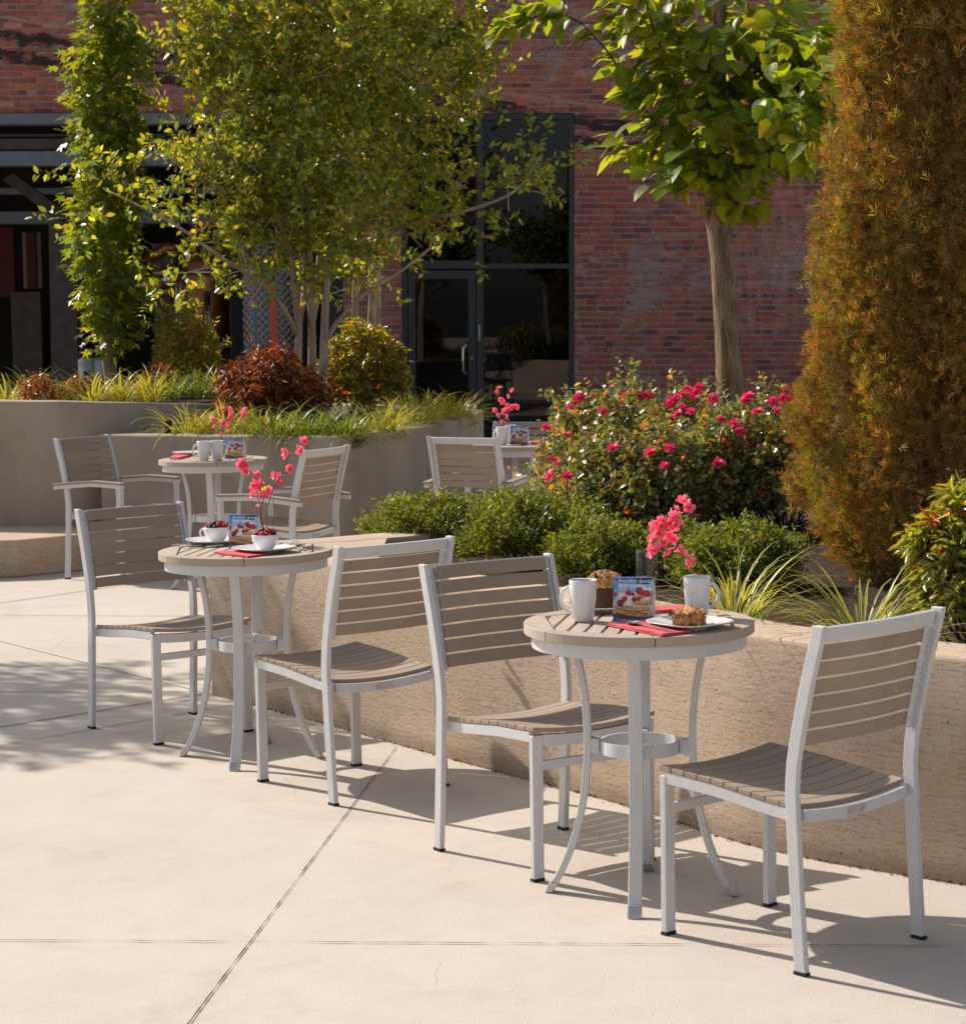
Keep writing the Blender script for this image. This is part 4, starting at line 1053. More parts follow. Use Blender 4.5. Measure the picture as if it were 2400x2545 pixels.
# bowls of berries
def make_bowl():
    root = empty('bowl'); m = MB()
    m.lathe([(0.001, 0.0), (0.024, 0.0), (0.026, 0.004), (0.038, 0.017), (0.046, 0.036), (0.0482, 0.053), (0.0476, 0.0545), (0.0462, 0.0525), (0.044, 0.036), (0.036, 0.019), (0.02, 0.009), (0.001, 0.008)], 48); part('bowl_body', m, M['ceramic'], root, True)
    return root
bowl_handle = MB(); bowl_handle.tube([(0.045+0.013*math.cos(R(100-k*20)), 0, 0.034+0.015*math.sin(R(100-k*20))) for k in range(11)], 0.0033, 8)
bowlA = make_bowl(); bowlA.location = (-0.955, 8.075, ZT+0.007); part('handle', bowl_handle, M['ceramic'], bowlA, True); bowlA.rotation_euler = (0, 0, R(188))
tag(bowlA, 'white handled bowl of berries on the left plate', 'bowl', 'white bowls of berries')
bowlB = make_bowl(); bowlB.location = (-0.752, 7.78, ZT+0.007); tag(bowlB, 'white bowl of berries on the right plate, nearer the camera', 'bowl', 'white bowls of berries')
def rasp():
    m = MB()
    for j in range(5):
        zz = -0.0068+j*0.0034; rr_ = 0.0082*math.sqrt(max(0.12, 1-(zz/0.0098)**2))
        for k in range(8):
            t = 2*math.pi*(k+0.5*(j % 2))/8; m.ball((rr_*math.cos(t), rr_*math.sin(t), zz), 0.0031, 6, 5)
    m.ball((0, 0, 0.0075), 0.004, 6, 5); m.ball((0, 0, 0), 0.0075, 8, 6)
    return m.mesh('raspberry')
rmesh = rasp(); mm = MB(); mm.ball((0, 0, 0), 0.0078, 14, 10, (1, 1, 0.88)); mm.lathe([(0.0015, 0.0062), (0.0026, 0.0078), (0.0034, 0.0066)], 8); bmesh_ = mm.mesh('blueberry')
def berries(c, where, seed):
    rs = random.Random(seed); pts = []
    lay = [(0.033, 9, 0.0515), (0.019, 5, 0.059), (0.008, 2, 0.065)]
    kinds = {0: 'rrbbrrbbr' if seed == 1 else 'bbrrrbbrb', 1: 'rbrbr' if seed == 1 else 'brrrb', 2: 'rb' if seed == 1 else 'br'}
    for li, (r, n, z) in enumerate(lay):
        for k in range(n):
            t = 2*math.pi*k/n+rs.uniform(-0.2, 0.2)+li*0.4+(2.2 if seed == 2 else 0); kd = kinds[li][k]
            nm = 'raspberry' if kd == 'r' else 'blueberry'
            o = link(nm, rmesh if kd == 'r' else bmesh_, M[nm], None, True)
            o.location = (c[0]+r*math.cos(t), c[1]+r*math.sin(t), ZT+0.011+z+rs.uniform(-0.002, 0.003)); o.rotation_euler = (rs.uniform(0, 3), rs.uniform(0, 3), rs.uniform(0, 3))
            tag(o, ('red raspberry heaped in the %s' if kd == 'r' else 'dark blueberry heaped in the %s') % where, 'berry', ('raspberries' if kd == 'r' else 'blueberries')+' in the '+where)
berries(bowlA.location, 'handled bowl behind the menu card', 1); berries(bowlB.location, 'bowl in front of the vase', 2)
# napkins
def napkin(corners, h, label, group='folded red napkins', fold=True):
    m = MB(); c = [Vector((x, y, 0)) for x, y in corners]
    nU, nV = 12, 6; lay = 3
    for L in range(lay):
        V = []; F = []
        z0, z1 = ZT+0.0006+L*h/lay, ZT+0.0006+(L+1)*h/lay-0.0004
        sh = 0.002*L
        for zz in (z0, z1):
            for i in range(nU+1):
                for j in range(nV+1):
                    u, v = i/nU, j/nV
                    p = (c[0]*(1-u)+c[3]*u)*(1-v)+(c[1]*(1-u)+c[2]*u)*v
                    V.append((p.x+sh, p.y+sh*0.5, zz+0.0012*math.sin(u*7+L)*math.sin(v*5+1)*(1 if zz == z1 else 0.4)))
        w = nV+1; N = (nU+1)*w
        for i in range(nU):
            for j in range(nV):
                a = i*w+j; F.append((N+a, N+a+w, N+a+w+1, N+a+1)); F.append((a, a+1, a+w+1, a+w))
        for i in range(nU):
            F.append((i*w, (i+1)*w, N+(i+1)*w, N+i*w)); F.append((i*w+nV, N+i*w+nV, N+(i+1)*w+nV, (i+1)*w+nV))
        for j in range(nV):
            F.append((j, N+j, N+j+1, j+1)); b_ = nU*w+j; F.append((b_, b_+1, N+b_+1, N+b_))
        m.add(V, F)
    o = part('napkin', m, M['napkin'], None, False, 0.0006); tag(o, label, 'napkin', group); return o
napkin([(0.318, 5.850), (0.390, 5.893), (0.520, 5.690), (0.442, 5.640)], 0.0075, 'folded red napkin at the front of the nearest table, a spoon on it')
napkin([(0.420, 6.070), (0.450, 6.160), (0.545, 6.165), (0.530, 6.085)], 0.009, 'folded red napkin behind the vase on the nearest table')
napkin([(-0.930, 7.758), (-0.858, 7.815), (-0.735, 7.675), (-0.797, 7.600)], 0.006, 'folded red napkin in front of the berry bowls')
napkin([t3(240, 470), t3(370, 395), t3(660, 400), t3(360, 480)], 0.010, 'folded red napkin at the left of the table between armchairs')
napkin([t4(1190, 385), t4(1200, 372), t4(1330, 370), t4(1320, 384)], 0.010, 'folded red napkin on the farthest table beside the roses')
# cutlery
def cutlery(kind, p, q, z, label, rise=0.0):
    m = MB(); p = Vector((p[0], p[1], z)); q = Vector((q[0], q[1], z+rise)); d = (q-p); L = d.length; d.normalize(); s_ = Vector((-d.y, d.x, 0)).normalized(); up = s_.cross(d)*-1
    up = Vector((0, 0, 1))
    if kind == 'spoon':
        n = 14; V = []; F = []
        for i in range(n+1):
            t = i/n; w = 0.0165*math.sqrt(max(0.0, 1-(2*t-1)**2))*(1.0-0.12*t)+0.0004
            for k in range(-2, 3):
                c = p+d*(t*0.052)+s_*(w*k/2)+up*(0.006-0.0065*(1-(k/2)**2)*(1-(2*t-1)**2)); V.append(c)
        for i in range(n):
            for k in range(4): F.append((5*i+k, 5*i+k+1, 5*i+5+k+1, 5*i+5+k))
        m.add(V, F); st0 = 0.050
    elif kind == 'fork':
        for k in (-1.5, -0.5, 0.5, 1.5):
            m.sweep([p+s_*(k*0.0058)+up*0.006, p+d*0.03+s_*(k*0.0058)+up*0.002, p+d*0.046+s_*(k*0.0056)+up*0.0025], tuple(s_*0.0012), (0, 0, 0.0008))
        m.sweep([p+d*0.045+up*0.0025, p+d*0.062+up*0.003, p+d*0.075+up*0.006], [tuple(s_*0.0115), tuple(s_*0.0095), tuple(s_*0.0035)], (0, 0, 0.0009)); st0 = 0.073
    else:
        m.sweep([p+up*0.001, p+d*0.05+up*0.001, p+d*0.10+up*0.0015], [tuple(s_*0.002), tuple(s_*0.008), tuple(s_*0.007)], (0, 0, 0.0007)); st0 = 0.098
    m.sweep([p+d*st0+up*0.005, p+d*(st0+0.03)+up*0.006, p+d*(L*0.8)+up*0.004, p+d*L+up*0.0025], [tuple(s_*0.0032), tuple(s_*0.003), tuple(s_*0.0048), tuple(s_*0.0062)], (0, 0, 0.0011))
    o = part(kind, m, M['steel'], None, True); o.modifiers.new('e', 'EDGE_SPLIT').split_angle = R(35)
    return tag(o, label, kind, 'cutlery on the tables')
cutlery('spoon', (0.370, 5.835), (0.472, 5.672), ZT+0.0082, 'shiny spoon lying on the red napkin of the nearest table')
cutlery('knife', (0.54, 5.90), (0.652, 5.985), ZT+0.001, 'knife half under the scone plate')
cutlery('fork', t2(490, 462), t2(190, 455), ZT+0.001, 'fork left of the berry bowls, tines to the right')
cutlery('knife', t2(330, 478), t2(560, 470), ZT+0.001, 'knife crossing beside the fork on the berry table')
cutlery('fork', t2(1600, 497), t2(1350, 478), ZT+0.001, 'fork at the right edge of the berry table')
cutlery('fork', (-0.660, 7.905), (-0.62, 7.80), ZT+0.019, 'fork resting on the right plate rim, tines up', -0.017)
cutlery('fork', t3(520, 520), t3(700, 515), ZT+0.001, 'fork in front of the mugs on the table between armchairs')
cutlery('knife', t3(860, 518), t3(1040, 516), ZT+0.001, 'knife in front of the mugs on the table between armchairs')
cutlery('spoon', t4(1150, 398), t4(1060, 405), ZT+0.001, 'spoon in front of the menu card on the farthest table')

# menu cards, folded so that the back bows out
def text_mesh(body, size, shear, w):
    cu = bpy.data.curves.new('lettering', 'FONT'); cu.body = body; cu.size = size; cu.shear = shear; cu.align_x = 'CENTER'; cu.space_character = 1.06; cu.offset = w; cu.resolution_u = 2
    o = bpy.data.objects.new('tmp', cu); COL.objects.link(o); bpy.context.view_layer.update()
    me = bpy.data.meshes.new_from_object(o.evaluated_get(bpy.context.evaluated_depsgraph_get())); bpy.data.objects.remove(o); bpy.data.curves.remove(cu)
    return me
CW, CH = 0.106, 0.116
lean_c = 0.17
def onface(s, t, lift): return (s, t*lean_c*CH/0.116+0.0-lift, t)
def make_card():
    root = empty('menu_card'); rs = random.Random(4)
    prof = [(0.0, 0.0), (CH*lean_c, CH)]
    back_ = [(CH*lean_c+0.0005, CH), (0.036, 0.100), (0.052, 0.070), (0.058, 0.040), (0.054, 0.012), (0.050, 0.0)]
    m = MB(); m.sweep([(0, 0.0, 0.0), (0, CH*lean_c, CH)], (CW/2, 0, 0), (0, 0.0005, 0)); part('front_panel', m, M['cardwhite'], root)
    m = MB(); m.sweep([(0, y, z) for y, z in back_], (CW/2, 0, 0), (0, 0.0005, 0.0001)); part('back_panel', m, M['cardwhite'], root, False)
    # printed picture, as flat colour areas laid on the panel
    m = MB(); L = [0]
    def poly(pts, col):
        L[0] += 1; lift = 0.0007+L[0]*0.00002
        c = (sum(p[0] for p in pts)/len(pts), sum(p[1] for p in pts)/len(pts))
        V = [onface(p[0]*CW, p[1]*CH, lift) for p in pts]
        m.add(V, [tuple(range(len(V)))], col)
    def oval(cx, cy, rx, ry, col, n=20, a=0.0, wob=0.0):
        pts = []
        for k in range(n):
            t = 2*math.pi*k/n; w = 1+wob*rs.uniform(-1, 1); x, y = rx*w*math.cos(t), ry*w*math.sin(t)
            pts.append((min(0.499, max(-0.499, cx+x*math.cos(a)-y*math.sin(a))), min(0.995, max(0.003, cy+x*math.sin(a)+y*math.cos(a)))))
        poly(pts, col)
    B1, B2, B3, NV = (0.035, 0.19, 0.55), (0.10, 0.33, 0.70), (0.33, 0.55, 0.80), (0.025, 0.05, 0.17)
    poly([(-.499, .003), (.499, .003), (.499, .997), (-.499, .997)], B1)
    poly([(-.499, .70), (.499, .70), (.499, .80), (.30, .86), (-.35, .86), (-.499, .82)], B3)
    poly([(.08, .997), (.499, .997), (.46, .90), (.30, .84), (.06, .86)], NV)
    poly([(-.499, .997), (-.36, .86), (-.40, .74), (-.499, .68)], B2)
    poly([(.499, .95), (.38, .84), (.42, .70), (.499, .66)], B3)
    poly([(-.499, .10), (.499, .07), (.499, .70), (-.499, .70)], (0.34, 0.42, 0.60))
    oval(0, .30, .70, .30, (0.62, 0.58, 0.60))
    oval(0, .12, .56, .085, (0.05, 0.13, 0.36)); oval(0, .155, .54, .075, (0.10, 0.055, 0.03))
    TAN, GOLD, BRN, CRM = (0.62, 0.40, 0.18), (0.55, 0.27, 0.07), (0.22, 0.075, 0.018), (0.72, 0.62, 0.46)
    def crepe(cx, cy, rx, ry, a):
        oval(cx, cy-.012, rx, ry, BRN, 24, a); oval(cx, cy, rx, ry*.93, TAN, 24, a)
        for k in range(26):
            x = rs.uniform(-.85, .85)*rx; y = rs.uniform(-.75, .7)*ry
            oval(cx+x*math.cos(a)-y*math.sin(a), cy+x*math.sin(a)+y*math.cos(a), rx*rs.uniform(.03, .10), ry*rs.uniform(.1, .25), rs.choice([GOLD, CRM, GOLD, (0.36, 0.14, 0.03)]), 8, rs.uniform(0, 3), .3)
        oval(cx, cy+ry*.45, rx*.8, ry*.25, (0.78, 0.68, 0.52), 16, a)
    crepe(.02, .22, .50, .095, -.10); 
    for k in range(30): oval(rs.uniform(-.45, .42), .19+rs.uniform(-.05, .03), .022, .012, rs.choice([BRN, GOLD, TAN, (0.12, 0.05, 0.02)]), 7)
    crepe(-.02, .335, .44, .09, -.06); crepe(.17, .47, .32, .075, -.03); crepe(.14, .62, .30, .06, .02)
    for cx, cy, rx, ry in ((-.13, .47, .12, .11), (.30, .72, .16, .06), (-.28, .58, .13, .08), (.05, .64, .08, .05), (.36, .56, .09, .06), (-.02, .56, .10, .05)): oval(cx, cy, rx, ry, (0.80, 0.77, 0.70), 16, rs.uniform(-.3, .3), .12)
    RD, PU = (0.42, 0.025, 0.04), (0.16, 0.02, 0.10)
    for cx, cy, r, col in ((-.32, .42, .085, PU), (-.24, .49, .07, RD), (-.20, .53, .06, RD), (-.14, .66, .065, RD), (-.08, .63, .05, RD), (.15, .70, .085, PU), (.22, .66, .075, RD), (.34, .64, .08, RD), (.40, .61, .05, RD), (.02, .51, .06, PU), (.13, .52, .055, RD), (-.44, .62, .05, RD), (.0, .62, .045, PU)):
        oval(cx, cy, r, r*.95, col, 12, 0, .10)
        oval(cx-r*.2, cy+r*.3, r*.3, r*.22, tuple(min(1, c*2.3+.05) for c in col), 8)
    for k in range(5):
        x = -.36+k*.042; poly([(x, .66), (x+.012, .66), (x+.075, .87), (x+.066, .87)], (0.72, 0.80, 0.90))
    poly([(-.499, .40), (-.499, .36), (-.30, .62), (-.20, .68), (-.34, .68)], (0.55, 0.62, 0.76))
    part('picture', m, M['card'], root, False, 0, True)
    me = text_mesh('Breakfast Special', 0.0125, 0.38, 0.0001)
    for v in me.vertices: v.co = onface(v.co.x+0.004, v.co.y*1.0+CH*0.885, 0.0028)
    link('lettering', me, M['ink_white'], root)
    me = text_mesh('Berry Pancakes', 0.0122, 0.0, 0.00035)
    for v in me.vertices: v.co = onface(v.co.x*0.88-0.004, v.co.y+CH*0.785, 0.0028)
    link('lettering', me, M['ink_white'], root)
    return root
card = make_card()
GC = 'menu cards with a picture of pancakes'
put(card, (0.390, 5.918), ZT, R(-11), 'blue breakfast menu card on the nearest table, in front of the vase', 'menu card', GC)
put(card, (-0.846, 7.925), ZT, R(-12), 'blue menu card standing between the two berry bowls', 'menu card', GC)
p = t3(1180, 474); put(card, p, ZT, R(-12), 'blue menu card on the table between armchairs', 'menu card', GC)
p = t4(1085, 396); put(card, p, ZT, R(-12), 'blue menu card on the farthest table', 'menu card', GC)

# vases with blossom branches
def make_vase():
    root = empty('glass_vase'); m = MB()
    m.lathe([(0.001, 0.0), (0.029, 0.0), (0.0300, 0.002), (0.0300, 0.178), (0.0292, 0.1795), (0.0284, 0.178), (0.0284, 0.172)], 40); m.lathe([(0.0290, 0.009), (0.001, 0.008)], 40); part('glass', m, M['glassware'], root, True)
    return root
vase = make_vase()
def blossom_mesh(seed):
    r_ = np.random.default_rng(seed); V = []; F = []; C = []
    for ring, (n, L, up_, sc) in enumerate(((5, 0.0155, 0.45, 1.0), (5, 0.0115, 0.95, 0.85))):
        for k in range(n):
            t = 2*math.pi*(k+0.5*ring)/n+r_.normal(0, 0.12); el = up_+r_.normal(0, 0.15)
            d = np.array((math.cos(t)*math.cos(el), math.sin(t)*math.cos(el), math.sin(el))); s_ = np.array((-math.sin(t), math.cos(t), 0)); nn = np.cross(s_, d)*-1
            b = len(V); LL = L*r_.uniform(0.9, 1.1)
            col = np.array((0.82, 0.17, 0.30))*r_.uniform(0.85, 1.1)
            for i, (y, w) in enumerate(((0.02, 0.12), (0.35, 0.42), (0.65, 0.60), (0.9, 0.44), (1.0, 0.12))):
                for x in (-1, 0, 1):
                    V.append(d*y*LL+s_*x*w*0.62*LL+nn*(-0.10*LL*(abs(x))+0.10*LL*math.sin(y*3))*-1); C.append(col*(0.95+0.35*y)+np.array((0.06*y, 0.10*y, 0.08*y)))
            for i in range(4):
                for x in range(2): F.append((b+3*i+x, b+3*i+x+1, b+3*i+3+x+1, b+3*i+3+x))
    for k in range(9):
        t = r_.uniform(0, 6.28); b = len(V); e = np.array((math.cos(t)*0.0035, math.sin(t)*0.0035, 0.0085)); s_ = np.array((0.0005, 0.0004, 0))
        V += [np.zeros(3), e-s_*1.8, e+s_*1.8+np.array((0, 0, 0.0008))]; F.append((b, b+1, b+2)); C += [np.array((0.75, 0.45, 0.15))]*3
    b = MB(); b.v = [tuple(v) for v in V]; b.f = F; b.c = [tuple(np.clip(c, 0, 1)) for c in C]
    return b.mesh('blossom', True)
BLO = [blossom_mesh(k) for k in range(4)]
for me in BLO: me.materials.append(M['petal'])
def branch(stems, flowers, leaves_, loc, label, scale=1.0, group='pink blossom branches in the vases'):
    root = empty('blossom_branch', loc); tag(root, label, 'flowers', group)
    o0 = Vector(loc)
    for st_ in stems:
        m = MB(); pts = [Vector(q)-o0 for q in st_]; sm = resample(pts, 0.012)
        m.tube(sm, [0.0021-0.0012*i/len(sm) for i in range(len(sm))], 6, None, 0.12)
        part('twig', m, M['bark_dark'], root, True)
    allp = [Vector(q)-o0 for st_ in stems for q in resample([Vector(v) for v in st_], 0.01)]
    for i, f in enumerate(flowers):
        o = link('blossom', BLO[i % 4], None, root, True); c = Vector(f)-o0
        near = min(allp, key=lambda q: (q-c).length); d = (c-near); d = d.normalized() if d.length > 0.004 else Vector((random.uniform(-1, 1), random.uniform(-1, 0.2), random.uniform(-0.2, 0.8))).normalized()
        d = (d*0.6+Vector((random.uniform(-.4, .4), -0.55, random.uniform(-.1, .6)))).normalized()
        o.location = c; o.rotation_mode = 'QUATERNION'; o.rotation_quaternion = d.to_track_quat('Z', 'Y'); k = random.uniform(1.15, 1.5)*scale; o.scale = (k, k, k)
    if leaves_:
        P = np.array([Vector(q)-o0 for q in leaves_]); n = len(P)
        me = inst_mesh('leaf', P, unit(n)+np.array((0, 0, 0.3)), unit(n), 0.028, 0.013, T_OVAL, F_OVAL, pick(n, [(0.15, 0.25, 0.04)])); link('leaf', me, M['leaf'], root)
    return root
def V1(u, v, y): p = at(u, v, y); return (p.x, p.y, p.z)
z1 = lambda u, v, dy=0: V1(1540+u*0.1308, 1200+v*0.1308, 6.03+dy)
put(vase, (0.436, 6.03), ZT, 0, 'clear glass vase behind the menu card on the nearest table', 'vase', 'glass vases')
branch([[(0.430, 6.03, ZT+0.02), z1(600, 1500), z1(790, 1180), z1(870, 900), z1(960, 700, -0.01), z1(1080, 560), z1(1230, 430)], [(0.442, 6.035, ZT+0.02), z1(640, 1500, .01), z1(800, 1150, .01), z1(900, 650), z1(1000, 530)],
        [(0.440, 6.02, ZT+0.02), z1(640, 1480, -.01), z1(830, 1240, -.02), z1(1100, 1200, -.02), z1(1180, 1380, -.02), z1(1240, 1500, -.02)], [z1(1100, 520), z1(1300, 580), z1(1530, 690)]],
       [z1(*q, random.uniform(-.015, .012)) for q in ((1240, 400), (1180, 340), (1300, 470), (1070, 540), (1010, 680), (960, 640), (930, 800), (1040, 770), (800, 840), (690, 850), (820, 720), (760, 960), (640, 1060), (900, 970), (990, 1080), (820, 1130), (860, 1280), (665, 1280), (620, 1330), (1150, 1290), (1190, 1370), (1240, 1550), (1320, 1480))],
       [z1(1100, 610), z1(1180, 600), z1(730, 1050)], (0.436, 6.03, ZT+0.012), 'spray of pink blossom arching out of the vase on the nearest table')
z2 = lambda u, v, dy=0: V1(500+u*s3, 1040+v*s3, 8.08+dy)
put(vase, (-0.778, 8.08), ZT, 0, 'clear glass vase behind the berry bowls', 'vase', 'glass vases')
branch([[(-0.785, 8.08, ZT+0.02), z2(690, 1100), z2(740, 850), z2(640, 700), z2(560, 600), z2(495, 500)], [(-0.77, 8.085, ZT+0.02), z2(760, 1100), z2(840, 830), z2(940, 640), z2(1010, 470), z2(1110, 320), z2(1200, 250), z2(1250, 235)], [z2(910, 680), z2(1000, 620), z2(1040, 585)], [(-0.78, 8.07, ZT+0.02), z2(680, 990), z2(660, 890)]],
       [z2(*q, random.uniform(-.012, .012)) for q in ((490, 505), (470, 545), (515, 550), (525, 615), (650, 665), (650, 745), (690, 760), (620, 780), (690, 820), (620, 870), (600, 900), (770, 835), (790, 890), (740, 900), (705, 910), (985, 395), (1000, 450), (1035, 590), (860, 665), (905, 670), (890, 730), (900, 760), (1110, 345), (1130, 370), (1190, 270), (690, 995))],
       [z2(470, 620), z2(540, 660), z2(1035, 395), z2(760, 790), z2(800, 1260)], (-0.778, 8.08, ZT+0.012), 'two forked twigs of pink blossom rising above the berry bowls')
z3 = lambda u, v, dy=0: V1(300+u*0.2716, 560+v*0.2716, 12.82+dy)
p3 = at(300+915*0.2716, 1100, 12.82)
put(vase, (p3.x, 12.82), ZT, 0, 'clear glass vase on the table between armchairs', 'vase', 'glass vases')
branch([[(p3.x, 12.82, ZT+0.02), z3(920, 1900), z3(900, 1800), z3(850, 1760)], [(p3.x+.01, 12.82, ZT+0.02), z3(930, 1900), z3(1000, 1780), z3(1110, 1670)], [(p3.x, 12.83, ZT+0.02), z3(930, 1880), z3(945, 1760), z3(940, 1680)], [z3(1000, 1780), z3(1140, 1730)]],
       [z3(*q, random.uniform(-.01, .01)) for q in ((850, 1780), (905, 1762), (940, 1812), (965, 1840), (870, 1842), (1005, 1735), (1130, 1735), (1115, 1680), (940, 1690), (990, 1690), (920, 1910), (985, 1800), (1010, 1760))],
       None, (p3.x, 12.82, ZT+0.012), 'low cluster of pink blossom on the table between armchairs')
z4 = lambda u, v, dy=0: V1(980+u*0.2453, 640+v*0.2453, 13.72+dy)
p4 = at(980+1105*0.2453, 1060, 13.72)
put(vase, (p4.x, 13.72), ZT, 0, 'clear glass vase on the farthest table behind a mug', 'vase', 'glass vases')
branch([[(p4.x, 13.72, ZT+0.02), z4(1090, 1640), z4(1070, 1500), z4(1055, 1330)], [(p4.x+.01, 13.72, ZT+0.02), z4(1110, 1640), z4(1160, 1500), z4(1200, 1380), z4(1235, 1310)]],
       [z4(*q, random.uniform(-.01, .01)) for q in ((1055, 1325), (1050, 1365), (1075, 1440), (1090, 1465), (1030, 1545), (1060, 1600), (1110, 1550), (1100, 1570), (1198, 1350), (1165, 1405), (1150, 1500), (1180, 1515), (1215, 1510), (1235, 1520), (1105, 1660), (1130, 1620), (1150, 1545))],
       [z4(1098, 1320)], (p4.x, 13.72, ZT+0.012), 'pink blossom twigs against the dark doorway on the farthest table')

# ------------------------------------------------------------------ plants
def orient(n, base, spread):
    d = np.asarray(base, float)+rng.normal(0, spread, (n, 3)); return d/np.linalg.norm(d, axis=1, keepdims=True)
def sprigs(centers, dirs, nleaf, sl, Lg, Wd, cols, w, name, mat, tmpl=T_OVAL, faces=F_OVAL, up=0.5, out=0.9, droop=0.0, jit=0.14, keep=None):
    """leafy twigs: leaves alternate along a short stem"""
    n = len(centers); cs = np.repeat(centers, nleaf, 0); ds = np.repeat(dirs/np.linalg.norm(dirs, axis=1, keepdims=True), nleaf, 0)
    t = np.tile(np.linspace(0.05, 1, nleaf), n)[:, None]
    p = cs+ds*t*sl*np.repeat(rng.uniform(0.7, 1.3, n), nleaf)[:, None]
    a = rng.normal(size=(n*nleaf, 3)); s_ = np.cross(ds, a); s_ /= np.linalg.norm(s_, axis=1, keepdims=True)+1e-9
    D = ds*0.45+s_*out; D[:, 2] -= droop
    N = unit(n*nleaf)*0.7; N[:, 2] += up
    tint = np.repeat(rng.normal(0, 0.10, (n, 1)), nleaf, 0)
    C = np.clip(pick(n*nleaf, cols, w, jit)*(1+tint), 0.004, 1)
    L = Lg*rng.uniform(0.7, 1.2, n*nleaf)
    return inst_mesh(name, p, D, N, L, L*Wd/Lg, tmpl, faces, C)
def blob_points(blobs, per, surf=0.6, clump=0, sig=0.1):
    """points in ellipsoids (c, r), weighted to the outer shell; with outward directions"""
    P = []; Dd = []
    for (c, r), k in zip(blobs, per):
        d = unit(k); q = rng.uniform(0, 1, k)**(1.0/3); q = np.where(rng.random(k) < surf, 0.72+0.30*rng.random(k), q)
        if clump:
            kc = max(3, k//clump); idx = rng.integers(0, kc, k); off = rng.normal(0, sig, (k, 3))
            P.append(np.array(c)+d[idx]*np.array(r)*q[idx][:, None]+off); Dd.append(d[idx]+off/sig*0.5)
        else:
            P.append(np.array(c)+d*np.array(r)*q[:, None]); Dd.append(d)
    return np.concatenate(P), np.concatenate(Dd)
def limbs(name, paths, mat, parent, seg=9, wob=0.03):
    m = MB()
    for pts, r0, r1 in paths:
        sm = resample([Vector(q) for q in pts], 0.09); n = len(sm)
        m.tube(sm, [r0+(r1-r0)*(i/(n-1)) for i in range(n)], seg, None, wob)
    return part(name, m, mat, parent, True)
def dp(u, v, y): p = at(u*1.28, v*1.28, y); return (p.x, p.y, p.z)
def pxr(r, y): return r*1.28/FPX*y

# ---- crape myrtles in the rear planter
def myrtle(name, label, stems, blobs, n, group, thin):
    root = empty(name, (0, 0, 0)); tag(root, label, 'tree', group)
    limbs('trunk', stems, M['bark_myrtle'], root, 10)
    bl = [(dp(u, v, y), (max(0.04, pxr(a, y)-0.13), max(0.04, pxr(a, y)*dz-0.1), max(0.03, pxr(b, y)-0.12))) for u, v, a, b, y, dz in blobs]
    vol = np.array([b[1][0]*b[1][2] for b in bl]); per = np.maximum(10, (n*vol/vol.sum())).astype(int)
    P, Dd = blob_points(bl, per, 0.45, 7, 0.12)
    Dd = Dd*np.array((1, 0.8, 0.7))+np.array((0, 0, 0.35))+rng.normal(0, 0.35, P.shape)
    cols = [(0.076, 0.104, 0.016), (0.057, 0.084, 0.014), (0.106, 0.128, 0.02), (0.048, 0.068, 0.013), (0.15, 0.145, 0.025), (0.14, 0.09, 0.025)]
    me = sprigs(P, Dd, 9, 0.17, 0.067, 0.033, cols, [5, 5, 4, 3, 2, 0.4], 'crown', M['leaf'])
    link('crown', me, M['leaf'], root)
    m = MB()        # fine twigs through the crown
    for k in range(thin):
        i = rng.integers(len(P)); q = Vector(P[i]); d = Vector(Dd[i]).normalized(); m.tube([q-d*0.22, q-d*0.05+Vector((0, 0, 0.02)), q+d*0.12], [0.0055, 0.004, 0.0015], 5)
    part('twig', m, M['bark_myrtle'], root, True)
    return root
YT = 16.8
GTm = 'multi stemmed trees in the rear planter'
